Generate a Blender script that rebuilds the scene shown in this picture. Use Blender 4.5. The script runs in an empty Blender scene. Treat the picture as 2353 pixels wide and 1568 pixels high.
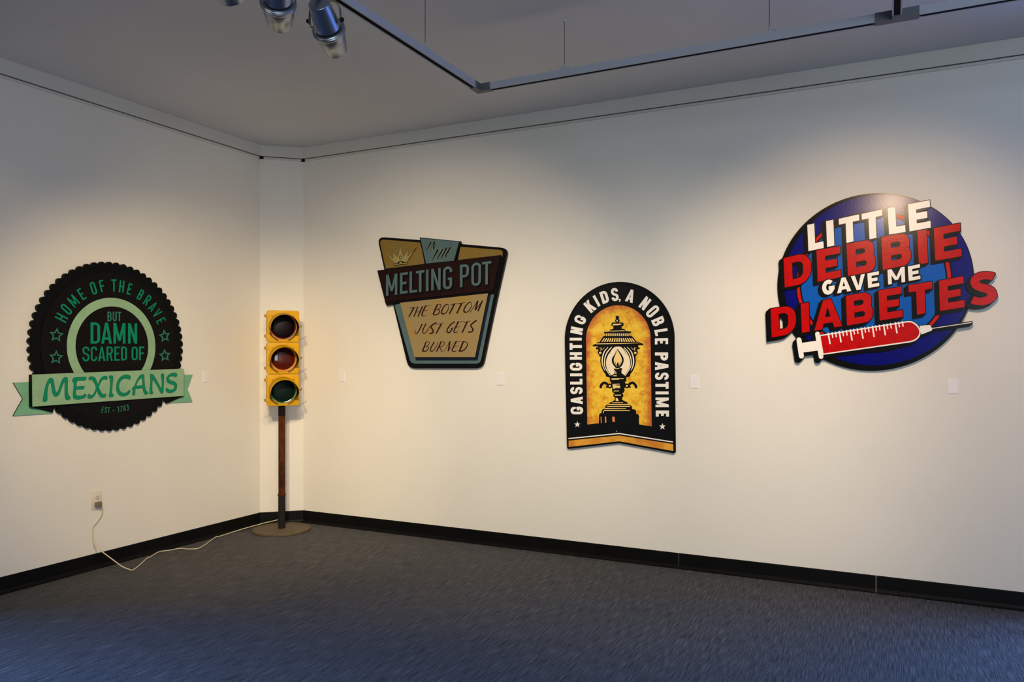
import bpy, bmesh, math, random
from mathutils import Vector, Matrix
from mathutils.geometry import delaunay_2d_cdt

S = bpy.context.scene
COL = S.collection
PI = math.pi
random.seed(4)

# ------------------------------------------------------------------ camera
FPX, CX, CY = 1762.0, 1176.5, 818.0          # focal length and horizon in the 2353 x 1568 frame
HC = 1.39                                     # eye height
TH = math.atan2(863.5, FPX)                   # heading, turned left of the right wall's normal
FW = Vector((-math.sin(TH), math.cos(TH), 0))
RT = Vector((math.cos(TH), math.sin(TH), 0))
UP = Vector((0, 0, 1))
cam_d = bpy.data.cameras.new('camera')
cam = bpy.data.objects.new('camera', cam_d)
COL.objects.link(cam)
cam.location = (0, 0, HC)
cam.rotation_euler = (PI / 2, 0, TH)
cam_d.sensor_width = 36
cam_d.lens = FPX / 2353 * 36
cam_d.shift_y = (CY - 784) / 2353
cam_d.clip_start = .05
S.camera = cam

S.view_settings.view_transform = 'Standard'
S.view_settings.look = 'None'
S.view_settings.gamma = 1
S.view_settings.use_curve_mapping = False
S.view_settings.exposure = 0.0
S.cycles.use_denoising = True
S.cycles.max_bounces = 8
S.cycles.diffuse_bounces = 5
S.cycles.sample_clamp_indirect = 6

# ------------------------------------------------------------------ room size (metres)
X0, Y0 = -4.639, 4.981                        # left wall plane, right wall plane
CA, CB = (-4.639, 4.753), (-4.380, 4.981)     # ends of the chamfered corner
XE, YB = 4.2, -4.2                            # far ends of the room behind the camera
ZC, ZL = 3.126, 3.030                         # ceiling, lower edge of the frieze

# ------------------------------------------------------------------ world and daylight
W = bpy.data.worlds.new('world'); S.world = W
W.use_nodes = True
W.node_tree.nodes['Background'].inputs[0].default_value = (.35, .52, .9, 1)
W.node_tree.nodes['Background'].inputs[1].default_value = .05


def area(name, loc, rot, sx, sy, power, color):
    d = bpy.data.lights.new(name, 'AREA'); d.shape = 'RECTANGLE'
    d.size = sx; d.size_y = sy; d.energy = power; d.color = color
    o = bpy.data.objects.new(name, d); COL.objects.link(o)
    o.location = loc; o.rotation_euler = rot
    return o


# sky light entering by the three window openings (outside the frame)
area('daylight_right', (2.375, Y0 + .30, 1.75), (-PI / 2 + math.radians(22), 0, 0), 2.6, 2.2, 80, (.12, .30, 1))
o_ = area('daylight_left', (X0 - .30, 1.1, 2.0), (0, 0, 0), 1.3, 2.2, 74, (.2, .42, 1))
o_.rotation_euler = Vector((.72, 0, -.69)).to_track_quat('-Z', 'Y').to_euler()
o_.data.spread = math.radians(80)
area('daylight_back', (2.9, YB - .25, 1.7), (PI / 2, 0, 0), 2.2, 2.2, 205, (.85, .95, 1))

o_ = area('daylight_right_boost', (2.3, Y0 + .75, 2.3), (0, 0, 0), 1.3, 1.3, 44, (.19, .42, 1))  # added second lamp at the right opening, aimed to brighten the floor in blue
o_.rotation_euler = Vector((-.55, -.50, -.67)).to_track_quat('-Z', 'Y').to_euler()
o_.data.spread = math.radians(75)

WARM = (1.0, .79, .52)
POW = (76, 58, 172)                           # watts of the three lamps in view


def spot(name, loc, target, power, size, blend, color=WARM, rad=.03, parent=None):
    d = bpy.data.lights.new(name, 'SPOT'); d.energy = power; d.color = color
    d.spot_size = math.radians(size); d.spot_blend = blend; d.shadow_soft_size = rad
    o = bpy.data.objects.new(name, d); COL.objects.link(o)
    o.location = loc
    o.rotation_euler = (Vector(target) - Vector(loc)).to_track_quat('-Z', 'Y').to_euler()
    return o


# lamps further along the tracks, outside the frame
spot('lamp_a', (-2.0, 1.28, 2.69), (X0, 2.25, .91), 24, 63.7, .35, (1, .72, .34))
spot('lamp_b', (-2.0, 1.46, 2.69), (X0, 4.18, .67), 327, 56.7, .87, (1, .755, .42))
spot('lamp_d', (.035, 2.66, 2.70), (-.15, Y0, 1.33), 156, 70, .92, (1, .71, .44))
spot('lamp_e', (.035, 1.80, 2.70), (-1.6, Y0, .64), 270, 63.3, 1, (1, .86, .64))

# ------------------------------------------------------------------ materials


def lin(c):
    r = []
    for v in c[:3]:
        v /= 255.0
        r.append(v / 12.92 if v <= .04045 else ((v + .055) / 1.055) ** 2.4)
    return tuple(r) + (1,)


MATS = {}


def mat(name, rgb, rough=.5, var=0, scale=30, bump=0, bscale=200, metal=0, rgb2=None, coat=0, stretch=(1, 1, 1),
        spec=.5, lo=.35, hi=.65, detail=4):
    if name in MATS:
        return MATS[name]
    m = bpy.data.materials.new(name); m.use_nodes = True
    nt = m.node_tree; b = nt.nodes['Principled BSDF']
    b.inputs['Roughness'].default_value = rough
    b.inputs['Metallic'].default_value = metal
    b.inputs['Coat Weight'].default_value = coat
    b.inputs['Coat Roughness'].default_value = .08
    b.inputs['Specular IOR Level'].default_value = spec if max(rgb) > 60 else min(spec, .10)
    c = lin(rgb)
    b.inputs['Base Color'].default_value = c
    if var or rgb2 or bump:
        tc = nt.nodes.new('ShaderNodeTexCoord'); mp = nt.nodes.new('ShaderNodeMapping')
        mp.inputs['Scale'].default_value = stretch
        nt.links.new(tc.outputs['Object'], mp.inputs['Vector'])
    if var or rgb2:
        n = nt.nodes.new('ShaderNodeTexNoise'); n.inputs['Scale'].default_value = scale
        n.inputs['Detail'].default_value = detail
        nt.links.new(mp.outputs[0], n.inputs['Vector'])
        r = nt.nodes.new('ShaderNodeValToRGB')
        nt.links.new(n.outputs['Fac'], r.inputs[0])
        r.color_ramp.elements[0].position = lo; r.color_ramp.elements[1].position = hi
        if rgb2:
            a, d = c, lin(rgb2)
        else:
            a = tuple(v * (1 - var) for v in c[:3]) + (1,); d = tuple(min(1, v * (1 + var)) for v in c[:3]) + (1,)
        r.color_ramp.elements[0].color = a; r.color_ramp.elements[1].color = d
        nt.links.new(r.outputs[0], b.inputs['Base Color'])
    if bump:
        n2 = nt.nodes.new('ShaderNodeTexNoise'); n2.inputs['Scale'].default_value = bscale
        n2.inputs['Detail'].default_value = 3
        nt.links.new(mp.outputs[0], n2.inputs['Vector'])
        bp = nt.nodes.new('ShaderNodeBump'); bp.inputs['Strength'].default_value = bump
        bp.inputs['Distance'].default_value = .002
        nt.links.new(n2.outputs['Fac'], bp.inputs['Height'])
        nt.links.new(bp.outputs[0], b.inputs['Normal'])
    MATS[name] = m
    return m


M_wall = mat('wall_paint', (226, 223, 216), .75, var=.012, scale=2, bump=.12, bscale=160)
M_ceil = mat('ceiling_paint', (212, 214, 219), .9, var=.03, scale=1.2, bump=.15, bscale=60)
M_frieze = mat('frieze_paint', (208, 206, 200), .8, var=.02, scale=3)
M_base = mat('rubber_base', (14, 14, 15), .45, var=.15, scale=8)
M_gap = mat('dark_gap', (58, 57, 54), .9)
M_break = mat('bead_break', (12, 11, 9), .9)
M_black = mat('black_metal', (14, 14, 15), .5)
M_frame = mat('window_frame_paint', (60, 60, 62), .5)

# carpet: fine ribs running parallel to the left wall
m = bpy.data.materials.new('carpet'); m.use_nodes = True; MATS['carpet'] = m; M_carpet = m
nt = m.node_tree; b = nt.nodes['Principled BSDF']; b.inputs['Roughness'].default_value = .95
b.inputs['Specular IOR Level'].default_value = .15
b.inputs['Sheen Weight'].default_value = .08
b.inputs['Sheen Roughness'].default_value = .5
tc = nt.nodes.new('ShaderNodeTexCoord')


def _noise(scale, st, detail=3):
    mp = nt.nodes.new('ShaderNodeMapping'); mp.inputs['Scale'].default_value = st
    nt.links.new(tc.outputs['Object'], mp.inputs['Vector'])
    n = nt.nodes.new('ShaderNodeTexNoise'); n.inputs['Scale'].default_value = scale; n.inputs['Detail'].default_value = detail
    nt.links.new(mp.outputs[0], n.inputs['Vector'])
    return n


n1 = _noise(1, (340, 8, 1), 1)
n2 = _noise(1, (800, 70, 1), 1)
mx = nt.nodes.new('ShaderNodeMath'); mx.operation = 'MULTIPLY_ADD'
nt.links.new(n1.outputs['Fac'], mx.inputs[0]); mx.inputs[1].default_value = .6
m2 = nt.nodes.new('ShaderNodeMath'); m2.operation = 'MULTIPLY'; m2.inputs[1].default_value = .4
nt.links.new(n2.outputs['Fac'], m2.inputs[0]); nt.links.new(m2.outputs[0], mx.inputs[2])
rp = nt.nodes.new('ShaderNodeValToRGB'); nt.links.new(mx.outputs[0], rp.inputs[0])
rp.color_ramp.elements[0].position = .40; rp.color_ramp.elements[0].color = lin((20, 20, 21))
rp.color_ramp.elements[1].position = .60; rp.color_ramp.elements[1].color = lin((84, 83, 86))
e = rp.color_ramp.elements.new(.5); e.color = lin((50, 50, 53))
nt.links.new(rp.outputs[0], b.inputs['Base Color'])
bp = nt.nodes.new('ShaderNodeBump'); bp.inputs['Strength'].default_value = .5; bp.inputs['Distance'].default_value = .003
nt.links.new(mx.outputs[0], bp.inputs['Height']); nt.links.new(bp.outputs[0], b.inputs['Normal'])

# ------------------------------------------------------------------ object helpers


def link(name, me, material=None, parent=None, loc=None):
    o = bpy.data.objects.new(name, me); COL.objects.link(o)
    if material and me is not None:
        me.materials.append(material)
    if parent:
        o.parent = parent
    if loc:
        o.location = loc
    return o


def obj(name, bm, material, parent=None, loc=None, smooth=False, recalc=True):
    if recalc:
        bmesh.ops.recalc_face_normals(bm, faces=bm.faces)
    me = bpy.data.meshes.new(name); bm.to_mesh(me); bm.free()
    if smooth:
        for p in me.polygons:
            p.use_smooth = True
        me.set_sharp_from_angle(angle=math.radians(38))
    return link(name, me, material, parent, loc)


def thing(name, label, cat, loc, rz=0, group=None):
    o = bpy.data.objects.new(name, None); COL.objects.link(o)
    o.empty_display_size = .1
    o.location = loc; o.rotation_euler = (0, 0, rz)
    o['label'] = label; o['category'] = cat
    if group:
        o['group'] = group
    return o


def tag(o, label, cat, group=None):
    o['label'] = label; o['category'] = cat
    if group:
        o['group'] = group
    return o


def struct(o):
    o['kind'] = 'structure'
    return o


def box(bm, x0, y0, z0, x1, y1, z1, M=None):
    vs = [bm.verts.new(Vector(p)) for p in ((x0, y0, z0), (x1, y0, z0), (x1, y1, z0), (x0, y1, z0),
                                            (x0, y0, z1), (x1, y0, z1), (x1, y1, z1), (x0, y1, z1))]
    if M:
        for v in vs:
            v.co = M @ v.co
    for f in ((3, 2, 1, 0), (4, 5, 6, 7), (0, 1, 5, 4), (1, 2, 6, 5), (2, 3, 7, 6), (3, 0, 4, 7)):
        bm.faces.new([vs[i] for i in f])
    return vs


def bevel(bm, w, seg=2):
    bmesh.ops.bevel(bm, geom=list(bm.edges), offset=w, segments=seg, affect='EDGES', profile=.5)


def boxobj(name, dims, material, parent=None, bev=0, seg=2):
    bm = bmesh.new(); box(bm, *dims)
    if bev:
        bmesh.ops.recalc_face_normals(bm, faces=bm.faces)
        bevel(bm, bev, seg)
    return obj(name, bm, material, parent, smooth=bool(bev))


def lathe(bm, prof, n=48, M=None, cap0=True, cap1=True):
    """prof = [(r, h)...] turned about local Z"""
    rings = []
    for r, h in prof:
        ring = []
        for i in range(n):
            a = 2 * PI * i / n
            p = Vector((r * math.cos(a), r * math.sin(a), h))
            ring.append(bm.verts.new(M @ p if M else p))
        rings.append(ring)
    for a, b_ in zip(rings, rings[1:]):
        for i in range(n):
            j = (i + 1) % n
            bm.faces.new((a[i], a[j], b_[j], b_[i]))
    if cap0:
        bm.faces.new(list(reversed(rings[0])))
    if cap1:
        bm.faces.new(rings[-1])


def tube(bm, pts, r, n=10):
    pts = [Vector(p) for p in pts]
    prev = None; N = None
    for k, p in enumerate(pts):
        t = (pts[min(k + 1, len(pts) - 1)] - pts[max(k - 1, 0)]).normalized()
        if N is None:
            N = t.orthogonal().normalized()
        else:
            N = (N - t * N.dot(t)).normalized()
        Bn = t.cross(N)
        ring = [bm.verts.new(p + (N * math.cos(2 * PI * i / n) + Bn * math.sin(2 * PI * i / n)) * r) for i in range(n)]
        if prev:
            for i in range(n):
                j = (i + 1) % n
                bm.faces.new((prev[i], prev[j], ring[j], ring[i]))
        else:
            bm.faces.new(list(reversed(ring)))
        prev = ring
    bm.faces.new(prev)


def extrude_profile(bm, prof, p0, p1, nrm, up=UP):
    """prof = [(out, up)] swept from p0 to p1; nrm = outward direction"""
    a = [bm.verts.new(Vector(p0) + Vector(nrm) * o + up * z) for o, z in prof]
    b_ = [bm.verts.new(Vector(p1) + Vector(nrm) * o + up * z) for o, z in prof]
    k = len(prof)
    for i in range(k):
        j = (i + 1) % k
        bm.faces.new((a[i], a[j], b_[j], b_[i]))
    bm.faces.new(list(reversed(a))); bm.faces.new(b_)


def smooth(pts, closed=False, k=6):
    n = len(pts); out = []
    rng = range(n) if closed else range(n - 1)
    for i in rng:
        if closed:
            p = [Vector(pts[(i + d) % n]) for d in (-1, 0, 1, 2)]
        else:
            p = [Vector(pts[max(0, min(n - 1, i + d))]) for d in (-1, 0, 1, 2)]
        for s in range(k):
            t = s / k
            q = .5 * (2 * p[1] + (p[2] - p[0]) * t + (2 * p[0] - 5 * p[1] + 4 * p[2] - p[3]) * t * t
                      + (3 * p[1] - p[0] - 3 * p[2] + p[3]) * t ** 3)
            out.append(tuple(q))
    if not closed:
        out.append(tuple(pts[-1]))
    return out


# ------------------------------------------------------------------ photo pixels -> points on the real wall / floor planes


def ray(px, py):
    return FW * FPX + RT * (px - CX) + UP * (CY - py)


def on_wall(side, px, py, d=0.0):
    r = ray(px, py)
    if side == 'R':
        t = (Y0 - d) / r.y
        return r.x * t, HC + r.z * t
    t = (X0 + d) / r.x
    return r.y * t, HC + r.z * t


def wall_px(side, u, v, d=0.0):
    p = Vector((u, Y0 - d, v - HC)) if side == 'R' else Vector((X0 + d, u, v - HC))
    dep = p.dot(FW)
    return CX + FPX * p.dot(RT) / dep, CY - FPX * p.z / dep


def on_level(px, py, z=0.0):
    r = ray(px, py); t = (z - HC) / r.z
    return Vector((r.x * t, r.y * t, z))


def wall_point(side, px, py, d):
    u, v = on_wall(side, px, py, d)
    return Vector((u, Y0 - d, v)) if side == 'R' else Vector((X0 + d, u, v))


def crop(x0, y0, k):
    def f(*p):
        if len(p) == 2 and not hasattr(p[0], '__len__'):
            return (x0 + p[0] / k, y0 + p[1] / k)
        pts = p[0] if len(p) == 1 else p
        return [(x0 + a / k, y0 + c / k) for a, c in pts]
    f.k = k
    return f


# ------------------------------------------------------------------ flat shape engine (polygons, union, cut, outline, drop)


def area2(p):
    return sum(p[i][0] * p[(i + 1) % len(p)][1] - p[(i + 1) % len(p)][0] * p[i][1] for i in range(len(p)))


def ccw(p):
    p = [tuple(q) for q in p]
    return p if area2(p) > 0 else p[::-1]


class Reg:
    def __init__(s, verts, tris):
        s.v = verts; s.t = tris

    def loops(s):
        es = {}
        for t in s.t:
            for i in range(len(t)):
                es[(t[i], t[(i + 1) % len(t)])] = 1
        nxt = {}
        for (a, c) in es:
            if (c, a) not in es:
                nxt.setdefault(a, []).append(c)
        out = []
        while nxt:
            a = next(iter(nxt)); lp = [a]; cur = a
            while True:
                if cur not in nxt:
                    break
                c = nxt[cur].pop()
                if not nxt[cur]:
                    del nxt[cur]
                if c == a:
                    break
                lp.append(c); cur = c
            if len(lp) > 2:
                out.append([s.v[i] for i in lp])
        return out


def bins(polys):
    out = []
    for p in polys:
        xs = [q[0] for q in p]; ys = [q[1] for q in p]
        out.append((min(xs), max(xs), min(ys), max(ys), p))
    return out


def inside(x, y, B):
    for x0, x1, y0, y1, p in B:
        if x < x0 or x > x1 or y < y0 or y > y1:
            continue
        wn = 0; ax, ay = p[-1]
        for bx, by in p:
            if ay <= y:
                if by > y and (bx - ax) * (y - ay) - (x - ax) * (by - ay) > 0:
                    wn += 1
            elif by <= y and (bx - ax) * (y - ay) - (x - ax) * (by - ay) < 0:
                wn -= 1
            ax, ay = bx, by
        if wn:
            return True
    return False


def resolve(add, sub=()):
    """union of the polygons in add, less those in sub, as a triangulated region"""
    add = [ccw(p) for p in add if len(p) > 2 and abs(area2(p)) > 1e-7]
    sub = [ccw(p) for p in sub if len(p) > 2 and abs(area2(p)) > 1e-7]
    vs = []; es = []
    for p in add + sub:
        n = len(vs)
        es += [(n + i, n + (i + 1) % len(p)) for i in range(len(p))]; vs += [Vector(q) for q in p]
    ov, oe, of, _, _, _ = delaunay_2d_cdt(vs, es, [], 0, 1e-4)
    BA, BS = bins(add), bins(sub); keep = []
    for f in of:
        x = sum(ov[i][0] for i in f) / len(f); y = sum(ov[i][1] for i in f) / len(f)
        if inside(x, y, BA) and not inside(x, y, BS):
            keep.append(list(f))
    return Reg([tuple(v) for v in ov], keep)


def clean(lp, e=1e-4):
    out = []
    for p in lp:
        if not out or math.hypot(p[0] - out[-1][0], p[1] - out[-1][1]) > e:
            out.append(p)
    while len(out) > 2 and math.hypot(out[0][0] - out[-1][0], out[0][1] - out[-1][1]) <= e:
        out.pop()
    # drop straight-through points
    k = 0
    while k < len(out) and len(out) > 3:
        a, b_, c = out[k - 1], out[k], out[(k + 1) % len(out)]
        cr = (b_[0] - a[0]) * (c[1] - b_[1]) - (b_[1] - a[1]) * (c[0] - b_[0])
        if abs(cr) < 1e-6:
            out.pop(k)
        else:
            k += 1
    return out


def offset_loop(lp, o):
    n = len(lp); out = []
    for i in range(n):
        a, b_, c = Vector(lp[i - 1]), Vector(lp[i]), Vector(lp[(i + 1) % n])
        e1 = (b_ - a).normalized(); e2 = (c - b_).normalized()
        n1 = Vector((e1.y, -e1.x)); n2 = Vector((e2.y, -e2.x))
        h = n1 + n2
        if h.length < 1e-6:
            out.append(tuple(b_ + n1 * o)); continue
        h.normalize()
        k = min(1 / max(h.dot(n1), .3), 1.8)
        out.append(tuple(b_ + h * (o * k)))
    return out


def dilate(reg, o):
    add, sub = [], []
    for lp in reg.loops():
        lp = clean(lp)
        if len(lp) < 3:
            continue
        q = offset_loop(lp, o)
        if area2(lp) > 0:
            add.append(q)
        elif area2(q) < 0:
            sub.append(q)
    return resolve(add, sub)


def sweep(reg, v):
    polys = []
    tr = [[reg.v[i] for i in t] for t in reg.t]
    polys += tr
    polys += [[(x + v[0], y + v[1]) for x, y in t] for t in tr]
    for lp in reg.loops():
        lp = clean(lp)
        for i in range(len(lp)):
            a, c = lp[i], lp[(i + 1) % len(lp)]
            polys.append([a, c, (c[0] + v[0], c[1] + v[1]), (a[0] + v[0], a[1] + v[1])])
    return resolve(polys)


def polys_of(reg):
    return [[reg.v[i] for i in t] for t in reg.t]


def merge(*regs):
    return resolve([p for r in regs for p in polys_of(r)])


def cut(reg, *subs):
    return resolve(polys_of(reg), [p for r in subs for p in polys_of(r)])


def strip(pts, w, closed=False, cap=False):
    """stroke along pts (quads); w = width or list of widths"""
    P = [Vector(p) for p in pts]; n = len(P)
    ws = list(w) if hasattr(w, '__len__') else [w] * n
    if len(ws) != n:
        ws = [ws[0] + (ws[-1] - ws[0]) * i / (n - 1) for i in range(n)] if len(ws) == 2 else \
            [ws[min(len(ws) - 2, int(i / (n - 1) * (len(ws) - 1)))] * (1 - ((i / (n - 1) * (len(ws) - 1)) - min(len(ws) - 2, int(i / (n - 1) * (len(ws) - 1)))))
             + ws[min(len(ws) - 2, int(i / (n - 1) * (len(ws) - 1))) + 1] * ((i / (n - 1) * (len(ws) - 1)) - min(len(ws) - 2, int(i / (n - 1) * (len(ws) - 1)))) for i in range(n)]
    L, R = [], []
    for i in range(n):
        if closed:
            a, b_, c = P[i - 1], P[i], P[(i + 1) % n]
        else:
            a, b_, c = P[max(0, i - 1)], P[i], P[min(n - 1, i + 1)]
        e1 = (b_ - a); e2 = (c - b_)
        if e1.length < 1e-9: e1 = e2
        if e2.length < 1e-9: e2 = e1
        e1 = e1.normalized(); e2 = e2.normalized()
        n1 = Vector((-e1.y, e1.x)); n2 = Vector((-e2.y, e2.x)); h = n1 + n2
        h = n1 if h.length < 1e-6 else h.normalized()
        k = min(1 / max(h.dot(n1), .3), 2.2)
        L.append(b_ + h * (ws[i] / 2 * k)); R.append(b_ - h * (ws[i] / 2 * k))
    qs = []
    for i in range(n if closed else n - 1):
        j = (i + 1) % n
        qs.append([tuple(L[i]), tuple(L[j]), tuple(R[j]), tuple(R[i])])
    if cap:
        qs.append(disc(P[0], ws[0] / 2)); qs.append(disc(P[-1], ws[-1] / 2))
    return qs


def disc(c, r, n=14, ry=None, rot=0):
    ry = ry or r
    out = []
    for i in range(n):
        a = 2 * PI * i / n
        x, y = r * math.cos(a), ry * math.sin(a)
        out.append((c[0] + x * math.cos(rot) - y * math.sin(rot), c[1] + x * math.sin(rot) + y * math.cos(rot)))
    return out


def rr(x0, y0, x1, y1, bl, br=None, tr=None, tl=None, n=7):
    br = bl if br is None else br; tr = bl if tr is None else tr; tl = bl if tl is None else tl
    m_ = min(x1 - x0, y1 - y0)
    out = []
    for cx, cy, r, a0 in ((x1, y0, br, -90), (x1, y1, tr, 0), (x0, y1, tl, 90), (x0, y0, bl, 180)):
        r = min(r, m_ / 2 - 1e-6) if r > 0 else 0
        sx = 1 if cx == x1 else -1; sy = 1 if cy == y1 else -1
        if r <= 0:
            out.append((cx, cy)); continue
        for i in range(n + 1):
            a = math.radians(a0 + 90 * i / n)
            out.append((cx - sx * r + r * math.cos(a), cy - sy * r + r * math.sin(a)))
    return out


def arc(cx, cy, rx, ry, a0, a1, n=10):
    return [(cx + rx * math.cos(math.radians(a0 + (a1 - a0) * i / n)), cy + ry * math.sin(math.radians(a0 + (a1 - a0) * i / n))) for i in range(n + 1)]


def rect(x0, y0, x1, y1):
    return [(x0, y0), (x1, y0), (x1, y1), (x0, y1)]


def glyph(ch, w, h, s, t, mv=.15, soft=1.0):
    A, D = [], []
    R = min(w, h) / 2 * soft
    if ch == 'I':
        A.append(rect(0, 0, w, h))
    elif ch == 'L':
        A += [rect(0, 0, s, h), rect(0, 0, w, t)]
    elif ch == 'E':
        A += [rect(0, 0, s, h), rect(0, 0, w, t), rect(0, h - t, w, h), rect(0, h / 2 - t / 2, w * .86, h / 2 + t / 2)]
    elif ch == 'F':
        A += [rect(0, 0, s, h), rect(0, h - t, w, h), rect(0, h * .5 - t / 2, w * .9, h * .5 + t / 2)]
    elif ch == 'T':
        A += [rect(0, h - t, w, h), rect(w / 2 - s / 2, 0, w / 2 + s / 2, h)]
    elif ch == 'H':
        A += [rect(0, 0, s, h), rect(w - s, 0, w, h), rect(0, h / 2 - t / 2, w, h / 2 + t / 2)]
    elif ch == 'O':
        A.append(rr(0, 0, w, h, R)); D.append(rr(s, t, w - s, h - t, max(R - s, .05 * w)))
    elif ch == 'D':
        r = w * .62
        A.append(rr(0, 0, w, h, 0, r, r, 0)); D.append(rr(s, t, w - s, h - t, 0, max(r - s, .1 * w), max(r - s, .1 * w), 0))
    elif ch == 'B':
        r = h * .25
        A += [rr(0, h / 2 - t / 2, w * .96, h, 0, r, r, 0), rr(0, 0, w, h / 2 + t / 2, 0, r, r, 0)]
        D += [rr(s, t, w - s, h / 2 - t / 2, 0, r - t / 2, r - t / 2, 0), rr(s, h / 2 + t / 2, w * .96 - s, h - t, 0, r - t / 2, r - t / 2, 0)]
    elif ch == 'P':
        r = w * .48
        A += [rect(0, 0, s, h), rr(0, h * .42, w, h, 0, r, r, 0)]
        D.append(rr(s, h * .42 + t, w - s, h - t, 0, max(r - s, 0.05 * w), max(r - s, .05 * w), 0))
    elif ch == 'R':
        r = w * .48; y = h * .44
        A += [rect(0, 0, s, h), rr(0, y, w, h, 0, r, r, 0), [(w - s * 1.05, 0), (w, 0), (w * .55 + s * .55, y + t * .5), (w * .55 - s * .5, y + t * .5)]]
        D.append(rr(s, y + t, w - s, h - t, 0, max(r - s, .05 * w), max(r - s, .05 * w), 0))
    elif ch in 'AV':
        ap = s * 1.0
        ps = [[(0, 0), (s * 1.02, 0), (w / 2 + ap * .28, h), (w / 2 - ap / 2, h)], [(w, 0), (w - s * 1.02, 0), (w / 2 - ap * .28, h), (w / 2 + ap / 2, h)]]
        if ch == 'A':
            y0 = h * .19; y1 = y0 + t
            f0, f1 = y0 / h, y1 / h
            xa = lambda f: (w / 2 - ap / 2) * f
            ps.append([(xa(f0) + s * .5, y0), (w - xa(f0) - s * .5, y0), (w - xa(f1) - s * .5, y1), (xa(f1) + s * .5, y1)])
        else:
            ps = [[(x, h - y) for x, y in p] for p in ps]
        A += ps
    elif ch == 'M':
        ap = s * .42; v = h * mv; q = s * .94
        A += [rect(0, 0, q, h), rect(w - q, 0, w, h),
              [(0, h), (s * 1.0, h), (w / 2 + ap, v), (w / 2 - ap, v)], [(w, h), (w - s * 1.0, h), (w / 2 - ap, v), (w / 2 + ap, v)]]
    elif ch == 'N':
        q = s * .92
        A += [rect(0, 0, q, h), rect(w - q, 0, w, h), [(0, h), (s * .95, h), (w, 0), (w - s * .95, 0)]]
    elif ch == 'K':
        A += [rect(0, 0, s, h), [(s * .8, h * .30), (w, h), (w - s * 1.15, h), (s * .8, h * .56)],
              [(w - s * 1.15, 0), (w, 0), (w * .36 + s * .8, h * .66), (w * .36, h * .44)]]
    elif ch == 'U':
        r = (w - s) / 2
        A += strip([(s / 2, h), (s / 2, h * .5)] + arc(w / 2, s / 2 + r, r, r, 180, 360, 14) + [(w - s / 2, h * .5), (w - s / 2, h)], s)
    elif ch in 'CG':
        r = (w - s) / 2
        end = h * .30 if ch == 'C' else h * .40
        wide = h - s - 2 * r < h * .25
        ry = r if not wide else (h - s) / 2
        top = arc(w / 2, h - s / 2 - ry, r, ry, 44 if wide else 0, 180, 14)
        p = ([] if wide else [(w - s / 2, h * .73)]) + top + arc(w / 2, s / 2 + ry, r, ry, 180, 360 if ch == 'G' or not wide else 316, 14)
        if ch == 'G' or not wide:
            p.append((w - s / 2, max(end, s / 2 + ry + .01)))
        A += strip(p, s)
        if ch == 'G':
            yb_ = h * (.50 if not wide else .55)
            A += [rect(w * .52, yb_ - t * .92, w, yb_), rect(w - s, h * .3, w, yb_)]
    elif ch == 'S':
        r = (w - s) / 2; yt = h - s / 2 - r; yb = s / 2 + r
        p = [(w - s / 2, h * .70)] if yt > h * .70 else []
        p += arc(w / 2, yt, r, r, 0 if p else 8, 195, 14)
        a, c = Vector(p[-1]), Vector((w - s / 2, yb + r * .25))
        dd = abs(yt - yb)
        for i in range(1, 9):
            q = i / 9; k0 = a + Vector((r * .1, -dd * .55)); k1 = c + Vector((-r * .1, dd * .55))
            z = a * (1 - q) ** 3 + k0 * 3 * q * (1 - q) ** 2 + k1 * 3 * q * q * (1 - q) + c * q ** 3
            p.append(tuple(z))
        p += arc(w / 2, yb, r, r, 14, -180 if yb < h * .3 else -172, 14)
        if yb < h * .30:
            p.append((s / 2, h * .30))
        A += strip(p, s)
    elif ch == '-':
        A.append(rect(0, 0, w, h))
    elif ch == '1':
        A += [rect(w - s, 0, w, h), [(w - s, h), (0, h * .82), (0, h * .82 - t * 1.1), (w - s, h - t * 1.2)]]
    elif ch == '7':
        A += [rect(0, h - t, w, h), [(w * .25, 0), (w * .25 + s, 0), (w, h - t), (w - s, h - t)]]
    elif ch == '8':
        A += [rr(w * .05, h * .48, w * .95, h, w / 2), rr(0, 0, w, h * .48 + t, w / 2)]
        D += [rr(s, h * .48 + t, w - s, h - t, w), rr(s, t, w - s, h * .48, w)]
    elif ch == '3':
        r = (w - s) / 2
        A += strip([(s / 2, h * .78)] + arc(w / 2, h - s / 2 - r, r, r, 180, 0, 10) + [(w - s / 2, h * .6), (w * .45, h * .52)], s)
        A += strip([(w * .45, h * .52), (w - s / 2, h * .44)] + arc(w / 2, s / 2 + r, r, r, 0, -180, 10) + [(s / 2, h * .22)], s)
    return A, D


def dist(a, c):
    return math.hypot(a[0] - c[0], a[1] - c[1])


def letter(ch, q, s, t=None, **kw):
    """glyph laid into the four-corner patch q = TL, TR, BR, BL (pixels); s, t = stem and bar in pixels"""
    TL, TR, BR, BL = q
    w = (dist(TL, TR) + dist(BL, BR)) / 2; h = (dist(TL, BL) + dist(TR, BR)) / 2
    A, D = glyph(ch, w, h, s, t or s, **kw)

    def mp(p):
        x, y = p[0] / w, p[1] / h
        return tuple((BL[i] * (1 - x) + BR[i] * x) * (1 - y) + (TL[i] * (1 - x) + TR[i] * x) * y for i in (0, 1))
    return [[mp(p) for p in a] for a in A], [[mp(p) for p in d] for d in D]


def word(items):
    A, D = [], []
    for a, d in items:
        A += a; D += d
    return resolve(A, D)


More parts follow.
